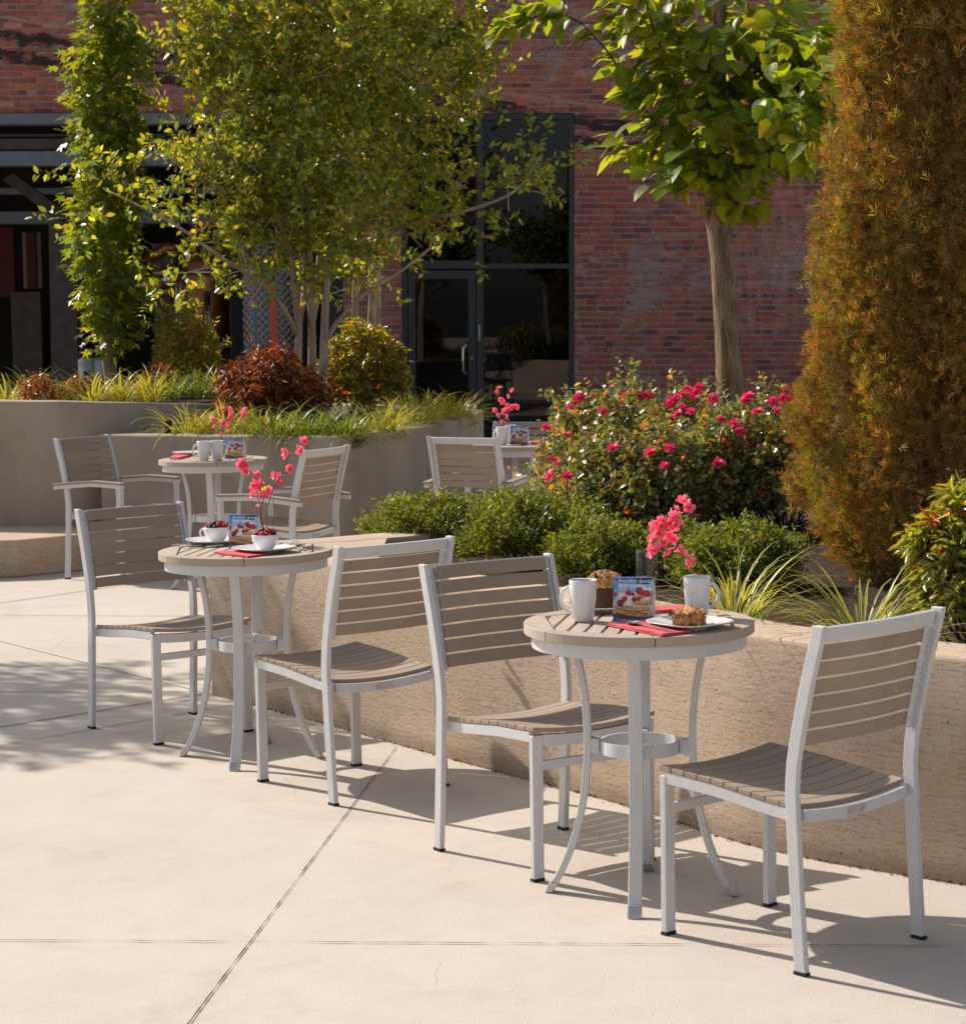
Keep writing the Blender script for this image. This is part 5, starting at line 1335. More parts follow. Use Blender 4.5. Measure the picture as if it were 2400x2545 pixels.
myrtle('crape_myrtle', 'multi stemmed tree with smooth tan trunks and a wide olive green crown behind the armchairs',
  [([dp(628, 835, 16.3), dp(628, 720, 16.35), dp(630, 640, 16.4), dp(634, 560, 16.5), dp(650, 430, 16.7), dp(690, 230, 16.9), dp(720, 60, 17.0)], 0.037, 0.010),
   ([dp(606, 820, 16.7), dp(606, 690, 16.7), dp(604, 600, 16.7), dp(600, 480, 16.7), dp(585, 300, 16.7), dp(560, 60, 16.7)], 0.036, 0.012),
   ([dp(578, 820, 16.6), dp(578, 700, 16.6), dp(580, 640, 16.6), dp(574, 580, 16.6), dp(560, 480, 16.6), dp(500, 300, 16.6), dp(450, 100, 16.7)], 0.034, 0.010),
   ([dp(578, 655, 16.6), dp(552, 600, 16.5), dp(500, 545, 16.3), dp(430, 500, 16.1), dp(330, 430, 15.9), dp(200, 365, 15.8)], 0.020, 0.006),
   ([dp(606, 620, 16.72), dp(616, 560, 17.0), dp(622, 470, 17.1), dp(628, 300, 17.0), dp(622, 20, 16.9)], 0.030, 0.012),
   ([dp(580, 630, 16.62), dp(590, 570, 16.9), dp(588, 500, 17.1), dp(560, 400, 17.0), dp(470, 200, 17.0)], 0.026, 0.010),
   ([dp(552, 600, 16.5), dp(500, 540, 16.3), dp(440, 515, 16.2), dp(360, 530, 16.0)], 0.014, 0.005),
   ([dp(630, 668, 16.4), dp(655, 625, 16.5), dp(715, 565, 16.5), dp(780, 525, 16.5), dp(850, 470, 16.5)], 0.021, 0.007)],
  [(560, 120, 190, 170, 16.9, .8), (470, 60, 170, 130, 16.9, .8), (450, 190, 95, 90, 16.6, .8), (690, 60, 180, 150, 16.8, .8), (560, 300, 190, 140, 16.6, .8), (640, 420, 150, 110, 16.5, .8),
   (520, 440, 130, 100, 16.5, .8), (410, 330, 110, 75, 16.4, .8), (590, 515, 110, 60, 16.5, .8), (300, 370, 100, 42, 15.9, 1), (190, 358, 66, 30, 15.8, 1), (245, 320, 55, 34, 15.9, 1),
   (395, 515, 72, 40, 16.0, 1), (345, 550, 40, 22, 15.9, 1), (460, 545, 70, 34, 16.1, 1), (370, 440, 80, 42, 16.1, 1), (370, 100, 50, 50, 16.7, .8), (560, -60, 260, 60, 17, .8)],
  2150, GTm, 260)
myrtle('crape_myrtle', 'second multi stemmed tree, its crown reaching right in front of the glazed entrance',
  [([dp(690, 800, 17.6), dp(690, 680, 17.6), dp(689, 600, 17.6), dp(700, 520, 17.5), dp(780, 440, 17.3), dp(900, 410, 17.1), dp(1000, 370, 16.9), dp(1050, 300, 16.9)], 0.034, 0.006),
   ([dp(721, 800, 17.8), dp(721, 660, 17.8), dp(725, 560, 17.7), dp(742, 430, 17.6), dp(790, 200, 17.5), dp(830, 0, 17.4)], 0.040, 0.010),
   ([dp(735, 800, 18.0), dp(733, 640, 18.0), dp(735, 540, 17.9), dp(728, 300, 17.8), dp(720, 60, 17.8)], 0.030, 0.010)],
  [(800, 130, 150, 150, 17.5, .8), (880, 60, 100, 90, 17.4, .8), (760, 300, 130, 110, 17.4, .8), (790, 430, 110, 80, 17.3, .8), (720, 510, 70, 60, 17.4, .8), (880, 350, 70, 50, 17.1, 1), (900, 425, 60, 38, 17.0, 1),
   (950, 350, 55, 32, 16.9, 1), (1005, 330, 45, 28, 16.9, 1), (1035, 285, 22, 30, 16.9, 1), (1060, 345, 24, 12, 16.9, 1), (930, 110, 50, 40, 17.4, .8), (860, 180, 60, 60, 17.4, .8), (640, 200, 140, 130, 17.8, .8), (760, -60, 200, 60, 17.5, .8)],
  1250, GTm, 170)

# ---- slender column tree with star leaves
root = empty('column_tree', (0, 0, 0)); tag(root, 'slender column shaped tree with star shaped leaves in the left planter', 'tree')
yS = 17.6
limbs('trunk', [([dp(218, 790, yS), dp(214, 730, yS), dp(207, 690, yS), dp(208, 600, yS), dp(207, 400, yS), dp(205, 200, yS), dp(215, -120, yS)], 0.052, 0.014),
                ([dp(208, 640, yS), dp(180, 560, yS), dp(165, 460, yS)], 0.014, 0.005), ([dp(208, 560, yS), dp(245, 470, yS), dp(255, 380, yS)], 0.014, 0.005), ([dp(207, 300, yS), dp(180, 200, yS), dp(170, 120, yS)], 0.013, 0.005)], M['bark_myrtle'], root)
bl = [(208, 640, 44, 46), (198, 590, 62, 50), (212, 540, 68, 60), (200, 470, 72, 62), (205, 400, 76, 60), (205, 330, 76, 60), (220, 260, 68, 50), (190, 250, 66, 50), (205, 180, 78, 60), (200, 110, 76, 56), (225, 60, 58, 56), (205, 10, 46, 60), (205, -80, 40, 80), (240, 545, 42, 34), (270, 200, 28, 30), (262, 590, 34, 20)]
bl = [(dp(u+4, v, yS), (pxr(a, yS)-0.07, pxr(a, yS)-0.07, pxr(b, yS)-0.05)) for u, v, a, b in bl]
per = [int(560*b[1][0]*b[1][2]/0.066) for b in bl]
P, Dd = blob_points(bl, per, 0.6, 6, 0.07); n = len(P)
D = Dd*np.array((1, 1, 0.4))+np.array((0, 0, -0.55))+rng.normal(0, 0.4, (n, 3)); N = Dd*0.8+np.array((0, 0, 0.5))+rng.normal(0, 0.45, (n, 3))
L = rng.uniform(0.07, 0.125, n)
me = inst_mesh('crown', P, D, N, L, L, T_STAR, F_STAR, pick(n, [(0.058, 0.088, 0.013), (0.044, 0.07, 0.012), (0.082, 0.11, 0.016), (0.12, 0.135, 0.02)], [5, 4, 3, 1.2]))
link('crown', me, M['leaf'], root)

# ---- broad leaved tree behind the roses
yL = 10.75
root = empty('broadleaf_tree', (0, 0, 0)); tag(root, 'young tree with a grey brown trunk and large toothed leaves rising behind the rose bushes', 'tree')
tp_ = [dp(1426, 900, yL), dp(1420, 800, yL), dp(1414, 700, yL), dp(1408, 600, yL), dp(1401, 500, yL), dp(1394, 430, yL), dp(1388, 370, yL), dp(1389, 280, yL), dp(1392, 150, yL), dp(1396, 0, yL), dp(1400, -150, yL)]
m = MB(); sm = resample([Vector(q) for q in tp_], 0.045); n_ = len(sm)
m.tube(sm, [0.064-0.012*min(1, i/(n_*0.5))-0.025*max(0, (i/n_-0.5)*2)+0.004*math.sin(i*0.9)*math.exp(-((i % 17)-8)**2/10) for i in range(n_)], 18, None, 0.035)
part('trunk', m, M['bark_grey'], root, True)
br = [((1389, 330), (1330, 300), (1280, 250), (1230, 180), (1180, 100), (1130, 45)), ((1389, 350), (1340, 345), (1270, 300), (1210, 285)), ((1390, 250), (1340, 190), (1290, 110), (1260, 30), (1240, -60)), ((1390, 230), (1450, 170), (1500, 60), (1530, -40)),
      ((1389, 330), (1450, 325), (1530, 305), (1600, 250)), ((1390, 200), (1330, 100), (1310, 0)), ((1392, 180), (1470, 120), (1560, 90), (1640, 90)), ((1388, 365), (1420, 385), (1435, 420)), ((1389, 300), (1470, 260), (1560, 200), (1610, 130)), ((1130, 45), (1080, 20), (1000, 50)), ((1389, 345), (1360, 350), (1300, 330), (1260, 335))]
ydep = [0, .1, -.1, .15, -.15, .25, .05, -.2, -.9, 0, -.25]
limbs('branch', [([dp(u, v, yL+ydep[i]*(j/len(b))*2) for j, (u, v) in enumerate(b)], 0.013 if i < 9 else 0.006, 0.0035) for i, b in enumerate(br)], M['bark_dark'], root, 7)
P = []; Dd = []
for i, b in enumerate(br):
    sm = resample([Vector(dp(u, v, yL+ydep[i]*(j/len(b))*2)) for j, (u, v) in enumerate(b)], 0.05)
    for k, q in enumerate(sm):
        if k < 3 and i != 7: continue
        for _ in range(2):
            P.append(q+Vector(rng.normal(0, 0.035, 3))); t_ = (sm[min(k+1, len(sm)-1)]-sm[max(k-1, 0)]).normalized(); Dd.append(np.array(t_)*0.7)
bl = [(1400, 250, 150, 80, 0), (1320, 190, 110, 80, 0), (1500, 200, 120, 90, .1), (1400, 110, 160, 90, .1), (1560, 130, 90, 80, 0), (1460, 300, 110, 50, -.1), (1290, 90, 110, 80, .1), (1500, 30, 140, 80, 0), (1250, 20, 90, 60, 0), (1380, -60, 200, 50, 0), (1060, 30, 60, 22, 0), (1005, 55, 28, 14, 0), (1215, 285, 42, 20, 0), (1420, 375, 40, 40, -.15), (1340, 330, 60, 26, -.1), (1560, 280, 60, 36, -.6), (1600, 130, 50, 70, -.9), (1590, 220, 45, 40, -.9), (1540, 60, 80, 70, -.8), (1540, 190, 70, 50, -.9), (1570, 265, 40, 26, -.9)]
cnt = [c*2 for c in (75, 60, 80, 80, 62, 50, 50, 60, 40, 24, 16, 8, 14, 9, 16, 22, 16, 10, 20, 20, 8)]
P2, D2 = blob_points([(dp(u, v, yL+d), (pxr(a, yL), min(0.42, pxr(a, yL)), pxr(b, yL))) for u, v, a, b, d in bl], cnt, 0.35)
P = np.concatenate([np.array([tuple(p) for p in P]), P2]); Dd = np.concatenate([np.array(Dd), D2*0.5]); n = len(P)
rad = P-np.array([dp(1391, 200, yL)]); rad[:, 2] = 0; rad /= np.linalg.norm(rad, axis=1, keepdims=True)+1e-6
D = Dd+rad*0.55+np.array((0.0, -0.05, -0.42))+rng.normal(0, 0.34, (n, 3)); N = np.array((0, 0, 1.0))+rad*0.55+rng.normal(0, 0.38, (n, 3))
L = rng.uniform(0.065, 0.135, n)
me = inst_mesh('crown', P, D, N, L, L*rng.uniform(0.68, 0.86, n), T_BIG, F_BIG, pick(n, [(0.062, 0.10, 0.016), (0.048, 0.082, 0.014), (0.08, 0.118, 0.018), (0.105, 0.13, 0.02)], [4, 4, 3, 1]), S_BIG)
link('crown', me, M['leaf_big'], root)

# ---- tall cedar turning brown
yA = 8.35
root = empty('cedar_tree', (0, 0, 0)); tag(root, 'tall narrow cedar turned orange brown at the right edge', 'tree')
axc = dp(1805, 1100, yA); axx = axc[0]
limbs('trunk', [([(axx, yA, 0.5), (axx, yA, 1.5), (axx-0.02, yA, 3.2), (axx, yA, 4.2)], 0.06, 0.015), ([(axx-0.12, yA-0.1, 0.5), (axx-0.25, yA-0.1, 1.4), (axx-0.22, yA, 2.8)], 0.035, 0.01), ([(axx+0.15, yA-0.05, 0.5), (axx+0.25, yA-0.1, 1.6), (axx+0.2, yA, 3.0)], 0.035, 0.01)], M['bark_dark'], root)
def cedar_r(z): return float(np.interp(z, [0.55, 0.66, 0.85, 1.1, 1.5, 2.0, 2.7, 3.4, 4.0, 4.4], [0.30, 0.46, 0.57, 0.585, 0.53, 0.475, 0.385, 0.29, 0.16, 0.02]))
nS = 30000
kC = 1500
phc = rng.uniform(0, 2*math.pi, kC*2); phc = phc[np.sin(phc) < 0.7][:kC]; kC = len(phc); zc = rng.uniform(0.56, 3.5, kC)
lumpc = 0.05*np.sin(phc*5+zc*1.3)*np.sin(zc*3.1+phc*2)+0.035*np.sin(phc*9-zc*3.0)+rng.normal(0, 0.022, kC)
idx = rng.integers(0, kC, nS*2); nS = len(idx)
inner = rng.random(nS) < 0.34
rc = np.array([cedar_r(z) for z in zc])*np.interp(zc, [0.55, 0.95, 1.5], [1.0, 0.95, 0.86])-0.105
rr1 = np.maximum(0.03, (rc+lumpc)[idx])*np.where(inner, rng.uniform(0.5, 0.9, nS), 1.0)
ph = phc[idx]+rng.normal(0, 0.085, nS); zz = zc[idx]+rng.normal(0, 0.038, nS); dep = np.where(inner, 0.7, 1.0)
zz = np.where(inner, rng.uniform(0.56, 3.5, nS), zz); ph = np.where(inner, ph+rng.normal(0, 0.5, nS), ph); rr1 = np.where(inner, np.minimum(rr1, np.array([cedar_r(z) for z in zz])*0.8), rr1)
P = np.stack([axx+rr1*np.cos(ph), yA+rr1*np.sin(ph)*0.95, zz], 1)+rng.normal(0, 0.012, (nS, 3))
rad = np.stack([np.cos(ph), np.sin(ph), np.zeros(nS)], 1)
D = rad*0.55+np.array((0, 0, 0.75))+rng.normal(0, 0.42, (nS, 3)); tang = np.stack([-np.sin(ph), np.cos(ph), np.zeros(nS)], 1)
N = tang*rng.choice([-1, 1], nS)[:, None]*0.8+rad*0.5+rng.normal(0, 0.45, (nS, 3))
clump = 0.5+0.5*np.sin(ph*4+zz*3.0+np.sin(zz*7)*1.3)*np.sin(zz*5.5-ph*3); green = np.clip(0.24+rng.normal(0, 0.28, kC)[idx]+0.25*(np.cos(ph-R(190)) > 0.55), 0, 1)
cB = pick(nS, [(0.175, 0.10, 0.027), (0.14, 0.08, 0.023), (0.225, 0.13, 0.036), (0.105, 0.06, 0.02)], [4, 4, 2.2, 2]); cG = pick(nS, [(0.13, 0.125, 0.022), (0.095, 0.10, 0.02), (0.19, 0.155, 0.03)])
g1 = (rng.random(nS) < green)[:, None]
L = rng.uniform(0.024, 0.060, nS)*np.where(dep < 0.85, 1.3, 1.0)
me = inst_mesh('crown', P, D, N, L, L, T_CED, F_CED, np.where(g1, cG, cB)*np.exp(rng.normal(0, 0.20, kC))[idx][:, None]); link('crown', me, M['leaf_cedar'], root)

# ---- shrubs
def shrub(name, label, cat, c, r, nsp, nleaf, sl, Lg, Wd, cols, w, mat, tmpl=T_OVAL, faces=F_OVAL, group=None, stems=14, flowers=None, up=0.5, out=0.9, droop=0.0, extra=None, surf=0.7, lift=0.35, shoot=0.0):
    root = empty(name, (c[0], c[1], c[2])); tag(root, label, cat, group)
    d = unit(nsp); d[:, 2] = np.abs(d[:, 2])*1.05-0.25; d /= np.linalg.norm(d, axis=1, keepdims=True)
    lum = 1+0.12*np.sin(d[:, 0]*6+c[0]*9)*np.sin(d[:, 1]*5+c[1]*3)+0.12*np.sin(d[:, 2]*7+d[:, 0]*5+c[1]*7)+rng.normal(0, 0.05, nsp)
    q = np.where(rng.random(nsp) < surf, rng.uniform(0.82, 1.0, nsp), rng.uniform(0.35, 0.85, nsp))*lum
    q = q*(1+shoot*(rng.random(nsp) < 0.12)*rng.uniform(0.2, 1, nsp))
    P = np.array((0, 0, r[2]*0.35))+d*np.array((r[0], r[1], r[2]*0.65))*q[:, None]
    Dd = d*0.8+np.array((0, 0, lift))+rng.normal(0, 0.35, (nsp, 3))
    me = sprigs(P, Dd, nleaf, sl, Lg, Wd, cols, w, 'foliage', mat, tmpl, faces, up, out, droop)
    link('foliage', me, mat, root)
    m = MB()
    for k in range(stems):
        i = rng.integers(nsp); q_ = Vector(P[i]); b = Vector((rng.normal(0, r[0]*0.15), rng.normal(0, r[1]*0.15), -0.02)); mid = b.lerp(q_, 0.55)+Vector(rng.normal(0, r[0]*0.06, 3)); m.tube([b, mid, q_], [0.006, 0.004, 0.0015], 5)
    part('stem', m, M['bark_dark'], root, True)
    return root, P, d
# boxwoods
GB = [(0.085, 0.115, 0.02), (0.062, 0.09, 0.018), (0.12, 0.14, 0.026), (0.045, 0.07, 0.015)]
BOX = [(832, 1082, 9.75, 100, 128, 'leftmost clipped boxwood, at the tip of the planter'), (985, 1050, 10.0, 85, 95, 'boxwood at the back, below the square on armchair'), (1018, 1112, 9.1, 96, 158, 'boxwood right of the leftmost one, above the slatted chair back'), (1178, 1130, 8.55, 92, 118, 'boxwood behind the muffin and the menu card'),
       (1322, 1130, 8.5, 85, 110, 'boxwood behind the pink blossom of the nearest table'), (1435, 1150, 8.2, 100, 130, 'boxwood just left of the brown cedar'), (1095, 1060, 9.7, 80, 90, 'boxwood below the left rose bush')]
for u, v, y, rx, h_, lb_ in BOX:
    p = dp(u, v, y); zb0 = HF-0.10; rX = pxr(rx, y); hh = (at(0, (v-h_+22)*1.28, y).z-zb0)*0.80-0.03
    shrub('boxwood', lb_, 'shrub', (p[0], y, zb0), (rX*0.98, rX*1.05, max(0.15, hh*1.12)), 1500, 9, 0.07, 0.025, 0.0095, GB, [4, 3, 4, 2], M['leaf_small'], T_MINI, F_MINI, 'boxwoods in the front planter', 10, up=0.3, out=0.55, lift=0.95, surf=0.8, shoot=0.22)
# roses
GR = [(0.064, 0.078, 0.03), (0.05, 0.064, 0.024), (0.09, 0.10, 0.042), (0.036, 0.048, 0.02), (0.14, 0.12, 0.03), (0.20, 0.085, 0.02), (0.20, 0.035, 0.018)]
def rose_mesh(seed):
    r_ = np.random.default_rng(seed); b = MB()
    for ring, (n_, L_, el0) in enumerate(((6, 0.036, 0.25), (6, 0.030, 0.7), (5, 0.022, 1.15))):
        for k in range(n_):
            t = 2*math.pi*(k+0.5*ring)/n_+r_.normal(0, 0.15); el = el0+r_.normal(0, 0.15)
            d = np.array((math.cos(t)*math.cos(el), math.sin(t)*math.cos(el), math.sin(el))); s_ = np.array((-math.sin(t), math.cos(t), 0)); nn = np.cross(d, s_)
            col = np.array((0.80, 0.07, 0.24))*r_.uniform(0.8, 1.15); V = []; C = []; F = []
            for i, (y, w) in enumerate(((0.05, 0.2), (0.4, 0.75), (0.75, 0.85), (1.0, 0.45))):
                for x in (-1, 0, 1): V.append(d*y*L_+s_*x*w*0.5*L_+nn*(0.14*L_*abs(x)-0.2*L_*y*y)); C.append(tuple(np.clip(col*(0.9+0.3*y), 0, 1)))
            for i in range(3):
                for x in range(2): F.append((3*i+x, 3*i+x+1, 3*i+4+x, 3*i+3+x))
            k0 = len(b.v); b.v += [tuple(v) for v in V]; b.c += C; b.f += [tuple(q+k0 for q in f) for f in F]
    me = b.mesh('flower', True); me.materials.append(M['petal']); return me
ROSE = [rose_mesh(k) for k in range(3)]
ROS = [(1148, 960, 10.6, 74, 190, 'rose bush nearest the dark entrance, leaning left'), (1215, 970, 10.9, 85, 205, 'rose bush below the grey electrical box'), (1310, 975, 10.7, 82, 200, 'rose bush left of the grey brown trunk'), (1415, 985, 10.2, 85, 175, 'rose bush in front of the grey brown trunk'), (1520, 985, 10.2, 96, 205, 'rose bush between the trunk and the cedar'), (1180, 985, 10.1, 66, 125, 'low front rose bush above the boxwoods'), (1280, 985, 10.0, 85, 135, 'low rose bush behind the nearest pink blossom spray')]
FL = [[(1060, 830), (1095, 845), (1145, 850), (1125, 773), (1108, 790), (1072, 892), (1066, 925), (1088, 905), (1170, 800)], [(1185, 800), (1265, 800), (1220, 850), (1205, 778), (1212, 768), (1240, 770), (1257, 768), (1225, 795), (1150, 772), (1250, 835)], [(1350, 765), (1325, 765), (1375, 790), (1315, 805), (1345, 845), (1335, 755), (1358, 752), (1310, 775), (1345, 775), (1325, 790), (1300, 785), (1365, 770), (1340, 800)], [(1437, 838), (1425, 822), (1400, 815), (1385, 775), (1448, 778), (1392, 902)], [(1538, 775), (1500, 780), (1470, 800), (1530, 800), (1525, 760), (1545, 757), (1520, 775), (1452, 770), (1510, 800)], [(1195, 945), (1235, 955), (1100, 925), (1190, 870)], [(1395, 900), (1300, 870), (1262, 880), (1290, 905)]]
for (u, v, y, rx, h_, lb_), fl in zip(ROS, FL):
    p = dp(u, v, y); zb0 = HF-0.09; rX = pxr(rx, y); hh = (at(0, (v-h_)*1.28, y).z-zb0)*0.86
    root, P, d = shrub('rose_bush', lb_, 'shrub', (p[0], y, zb0), (rX*1.05, rX*1.2, hh), 950, 7, 0.10, 0.036, 0.020, GR, [5, 5, 5, 4, 1.8, 0.8, 0.5], M['rose_leaf'], T_OVAL, F_OVAL, 'rose bushes in the front planter', 26, up=0.4, out=0.9, lift=0.4, surf=0.65, shoot=0.35)
    for (fu, fv) in fl:
        q = Vector(dp(fu, fv, y-rX*(0.75 if fv < 800 else 1.35))) - Vector(root.location)
        o = link('flower', random.choice(ROSE), None, root, True); o.location = q; o.rotation_euler = (random.uniform(0.2, 1.1), random.uniform(-0.5, 0.5), random.uniform(-0.6, 0.6)); k = random.uniform(0.55, 0.95); o.scale = (k, k, k)
        m = MB(); m.tube([q+Vector((random.uniform(-.03, .03), 0.05, -0.16)), q-Vector((0, 0, 0.005))], [0.003, 0.002], 5); part('flower_stem', m, M['bark_dark'], root)
# pieris with red new growth at the right edge
GPi = [(0.09, 0.10, 0.022), (0.065, 0.085, 0.018), (0.125, 0.13, 0.03), (0.055, 0.07, 0.018)]
for (u, v, y, rx, h_, lb_, fr_) in ((1880, 1240, 6.75, 88, 175, 'glossy shrub with red new leaves at the right edge, behind the chair back', ((1822, 1098), (1845, 1088), (1802, 1106), (1812, 1014), (1868, 1112), (1858, 1000))),):
    p = dp(u, v, y); rX = pxr(rx, y); hh = at(0, (v-h_-70)*1.28, y).z-(HF-0.09)
    root, P, d = shrub('pieris_shrub', lb_, 'shrub', (p[0], y, HF-0.09), (rX, rX, hh), 560, 9, 0.05, 0.056, 0.017, GPi, [4, 4, 3, 2], M['leaf'], T_LANCE, F_LANCE, None, 16, up=0.6, out=1.0, lift=0.5, surf=0.75)
    cs = np.array([np.array(dp(a, b, y-rX*0.9+0.10*abs(a-u)/rx))-np.array(root.location) for a, b in fr_])
    me = sprigs(cs, np.tile(np.array((-0.2, -0.3, 0.9)), (len(cs), 1))+rng.normal(0, 0.25, (len(cs), 3)), 11, 0.02, 0.046, 0.010, [(0.16, 0.014, 0.016), (0.18, 0.035, 0.022), (0.12, 0.010, 0.012)], None, 'new_growth', M['leaf'], T_LANCE, F_LANCE, 0.5, 0.8)
    link('new_growth', me, M['leaf'], root)
# rear planter shrubs
bp = lambda u, v, y: dp(u, v, y)
zb = HP-0.08
p = bp(520, 790, 15.4)
shrub('dry_shrub', 'russet brown drooping shrub at the foot of the tan stems', 'shrub', (p[0], 15.5, zb), (pxr(78, 15.4), pxr(70, 15.4), 0.50), 800, 9, 0.12, 0.075, 0.016, [(0.18, 0.07, 0.02), (0.13, 0.05, 0.016), (0.23, 0.10, 0.026), (0.085, 0.033, 0.012)], [4, 4, 2, 3], M['leaf_dry'], T_LANCE, F_LANCE, None, 30, up=0.1, out=0.6, droop=0.75, lift=0.35, surf=0.7, shoot=0.25)
p = bp(700, 760, 17.2)
root, P, d = shrub('evergreen_shrub', 'rounded evergreen shrub with a few red tips left of the entrance', 'shrub', (p[0], 17.2, zb), (pxr(82, 17.2), pxr(80, 17.2), 0.66), 700, 10, 0.07, 0.062, 0.019, [(0.08, 0.085, 0.016), (0.056, 0.068, 0.014), (0.115, 0.105, 0.02), (0.15, 0.10, 0.025)], [4, 4, 3, 1], M['leaf'], T_LANCE, F_LANCE, None, 16, up=0.6, out=1.0, lift=0.5)
cs = np.array([np.array(dp(a, b, 16.75))-np.array(root.location) for a, b in ((668, 765), (760, 668), (735, 755))])
link('new_growth', sprigs(cs, np.tile(np.array((0, -0.3, 0.9)), (len(cs), 1)), 7, 0.02, 0.035, 0.010, [(0.20, 0.012, 0.01), (0.22, 0.03, 0.012)], None, 'new_growth', M['leaf'], T_LANCE, F_LANCE, 0.5, 0.8), M['leaf'], root)
p = bp(352, 740, 17.0)
shrub('evergreen_shrub', 'loose green shrub between the slender tree and the brown shrub', 'shrub', (p[0], 17.3, 0.93), (pxr(54, 17), pxr(50, 17), 0.62), 420, 9, 0.09, 0.05, 0.014, [(0.085, 0.10, 0.02), (0.06, 0.08, 0.018), (0.13, 0.12, 0.025), (0.20, 0.10, 0.025)], [4, 4, 2, 1], M['leaf'], T_LANCE, F_LANCE, None, 14, up=0.4, lift=0.7, shoot=0.4)
p = bp(300, 760, 16.0)
shrub('red_leaf_shrub', 'small dark red leaved shrub beside the loose green shrub', 'shrub', (p[0], 16.2, 0.93), (0.10, 0.10, 0.18), 80, 8, 0.06, 0.045, 0.016, [(0.08, 0.01, 0.01), (0.05, 0.014, 0.01), (0.03, 0.034, 0.01)], None, M['leaf'])
p = bp(76, 775, 15.0)
shrub('red_leaf_shrub', 'small copper leaved shrub in the left planter corner', 'shrub', (p[0], 15.0, 0.94), (0.10, 0.10, 0.17), 110, 8, 0.07, 0.026, 0.013, [(0.075, 0.026, 0.014), (0.05, 0.024, 0.014), (0.10, 0.042, 0.02)], None, M['leaf'], T_OVAL, F_OVAL, None, 12, lift=0.9, shoot=0.4)
p = bp(150, 775, 15.2)
shrub('red_leaf_shrub', 'tiny copper leaved shrub in front of the steel drum', 'shrub', (p[0], 15.2, 0.94), (0.10, 0.10, 0.15), 70, 8, 0.06, 0.026, 0.013, [(0.075, 0.026, 0.014), (0.05, 0.024, 0.014)], None, M['leaf'], T_OVAL, F_OVAL, None, 8, lift=0.9, shoot=0.4)
# striped grass clumps
YE, GE = (0.50, 0.44, 0.10), (0.20, 0.22, 0.04)
def clump(u, v, y, z, n, L, sp, wd, label, ce=YE, cm=GE, cat='grass clump'):
    p = dp(u, v, y); 
    me = grass_blades('grass_clump', (0, 0, 0), n, L, sp, wd, ce, cm)
    o = link('grass_clump', me, M['blade']); o.location = (p[0], y, z); tag(o, label, cat, 'striped grass clumps'); return o
clump(1425, 1205, 7.05, HF-0.10, 125, 0.43, 0.04, 0.0085, 'striped yellow green grass clump behind the right mug', (0.50, 0.46, 0.14), (0.15, 0.19, 0.04))
clump(1672, 1225, 6.55, HF-0.10, 115, 0.43, 0.04, 0.0085, 'striped grass clump behind the nearest chair back', (0.50, 0.46, 0.16), (0.15, 0.19, 0.04))
LIR = [(435, 850, 14.3, 'yellow grass clump directly behind the low blossom of the armchair table', 0), (372, 850, 14.35, 'yellow grass clump at the left end of the rear planter', 0), (600, 850, 13.9, 'grass clump left of the tan tree stems at the planter edge', 1), (668, 850, 13.85, 'grass clump at the corner of the rear planter', 1), (735, 838, 14.3, 'yellow grass clump right of the planter corner', 0), (790, 828, 14.9, 'yellow grass clump below the evergreen shrub', 0), (838, 815, 15.5, 'tall bright yellow grass clump near the planter end', 0), (880, 806, 16.0, 'outermost yellow grass clump at the right planter end', 0), (820, 790, 16.4, 'bright grass clump behind the tall yellow clump', 0), (535, 850, 13.95, 'grass clump below the brown shrub', 1), (500, 840, 14.2, 'grass clump behind the armchair table menu card', 0)]
for i, (u, v, y, lb_, dk) in enumerate(LIR):
    clump(u, v, y, HP-0.09, 185, 0.42, 0.08, 0.0115, lb_, YE if not dk else (0.26, 0.29, 0.06), GE if not dk else (0.07, 0.12, 0.02))
LIR2 = [(18, 790, 15.2, 'yellow grass clump at the left image edge on the tall planter', 0), (118, 785, 15.4, 'dark green grass clump beside the copper leaved shrub', 1), (182, 788, 15.0, 'yellow grass clump in front of the steel drum', 0), (238, 785, 15.2, 'yellow grass clump at the foot of the slender tree', 0), (290, 785, 15.5, 'yellow green grass clump right of the slender trunk', 0), (335, 780, 15.9, 'dark green grass clump below the loose green shrub', 1), (385, 778, 16.1, 'upright dark green grass clump left of the brown shrub', 1), (432, 785, 15.9, 'yellow grass clump touching the brown shrub', 0), (55, 785, 16.0, 'green grass clump behind the copper leaved shrub', 1)]
for i, (u, v, y, lb_, dk) in enumerate(LIR2):
    clump(u, v, y, 0.95, 100, 0.34, 0.07, 0.011, lb_, YE if not dk else (0.20, 0.25, 0.06), GE if not dk else (0.06, 0.11, 0.02))
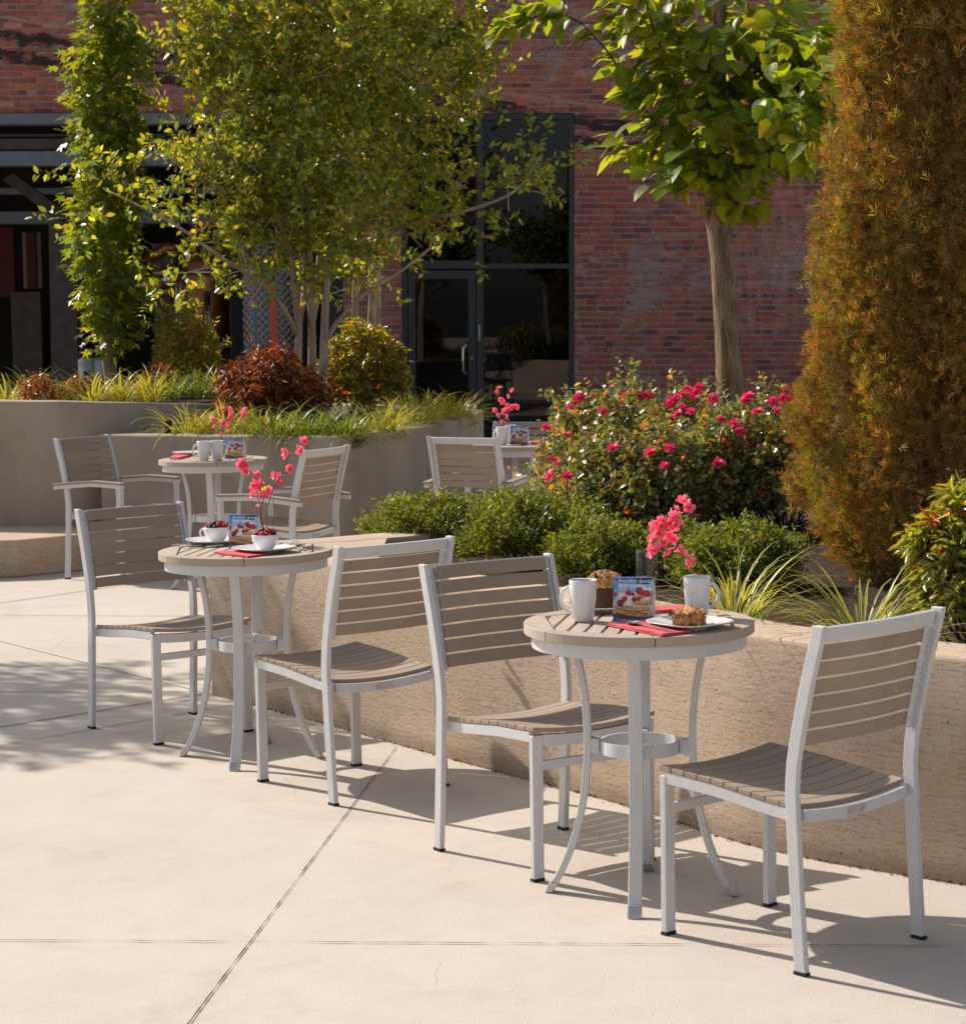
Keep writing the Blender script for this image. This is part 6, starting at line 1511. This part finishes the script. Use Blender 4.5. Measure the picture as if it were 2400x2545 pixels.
# small black path light in the grass
pl_ = dp(430, 0, 13.9); q = on(430, 1072, HP)
m = MB(); m.lathe([(0.001, 0), (0.022, 0), (0.022, 0.13), (0.026, 0.135), (0.026, 0.16), (0.001, 0.165)], 16)
o = part('path_light', m, M['black'], None, True); o.location = (q.x, 14.25, HP-0.08); tag(o, 'short black path light among the yellow grass of the rear planter', 'light')

# ---- shade tree left of the view; its dappled shadow falls on the paving
root = empty('shade_tree', (0, 0, 0)); tag(root, 'leafy tree beyond the left image edge that shades the paving', 'tree')
hs_ = 1/math.tan(SUN_EL); sdx, sdy = -math.cos(SUN_AZ)*hs_, -math.sin(SUN_AZ)*hs_
bl = []
for (u, v, z, rx) in ((30, 1325, 4.2, 0.40), (150, 1345, 4.4, 0.42), (290, 1345, 4.6, 0.40), (60, 1395, 4.0, 0.36), (190, 1400, 4.3, 0.30), (410, 1375, 4.8, 0.28), (-150, 1330, 4.2, 0.6), (-150, 1430, 4.4, 0.5), (0, 1455, 3.9, 0.14), (520, 1400, 4.6, 0.20), (330, 1420, 4.3, 0.20), (100, 1445, 4.1, 0.16)):
    g0 = on(u*1.28, v*1.28); bl.append(((g0.x-sdx*z, g0.y-sdy*z, z), (rx, rx*1.0, rx*0.55)))
P, Dd = blob_points(bl, [int(80*b[1][0]/0.5) for b in bl], 0.3, 5, 0.14)
me = sprigs(P, Dd*0.7+np.array((0, 0, 0.2)), 8, 0.2, 0.085, 0.045, [(0.06, 0.10, 0.02), (0.08, 0.12, 0.02)], None, 'crown', M['leaf']); link('crown', me, M['leaf'], root)
cx = sum(b[0][0] for b in bl)/len(bl); cy = sum(b[0][1] for b in bl)/len(bl)
limbs('trunk', [([(cx-0.8, cy+0.8, 0), (cx-0.7, cy+0.7, 2.0), (cx-0.2, cy+0.2, 4.2)], 0.10, 0.03)]+[([(cx-0.7, cy+0.7, 2.2), Vector((cx-0.7, cy+0.7, 2.2)).lerp(Vector(b[0]), 0.5)+Vector((0, 0, 0.2)), b[0]], 0.03, 0.008) for b in bl], M['bark_grey'], root)
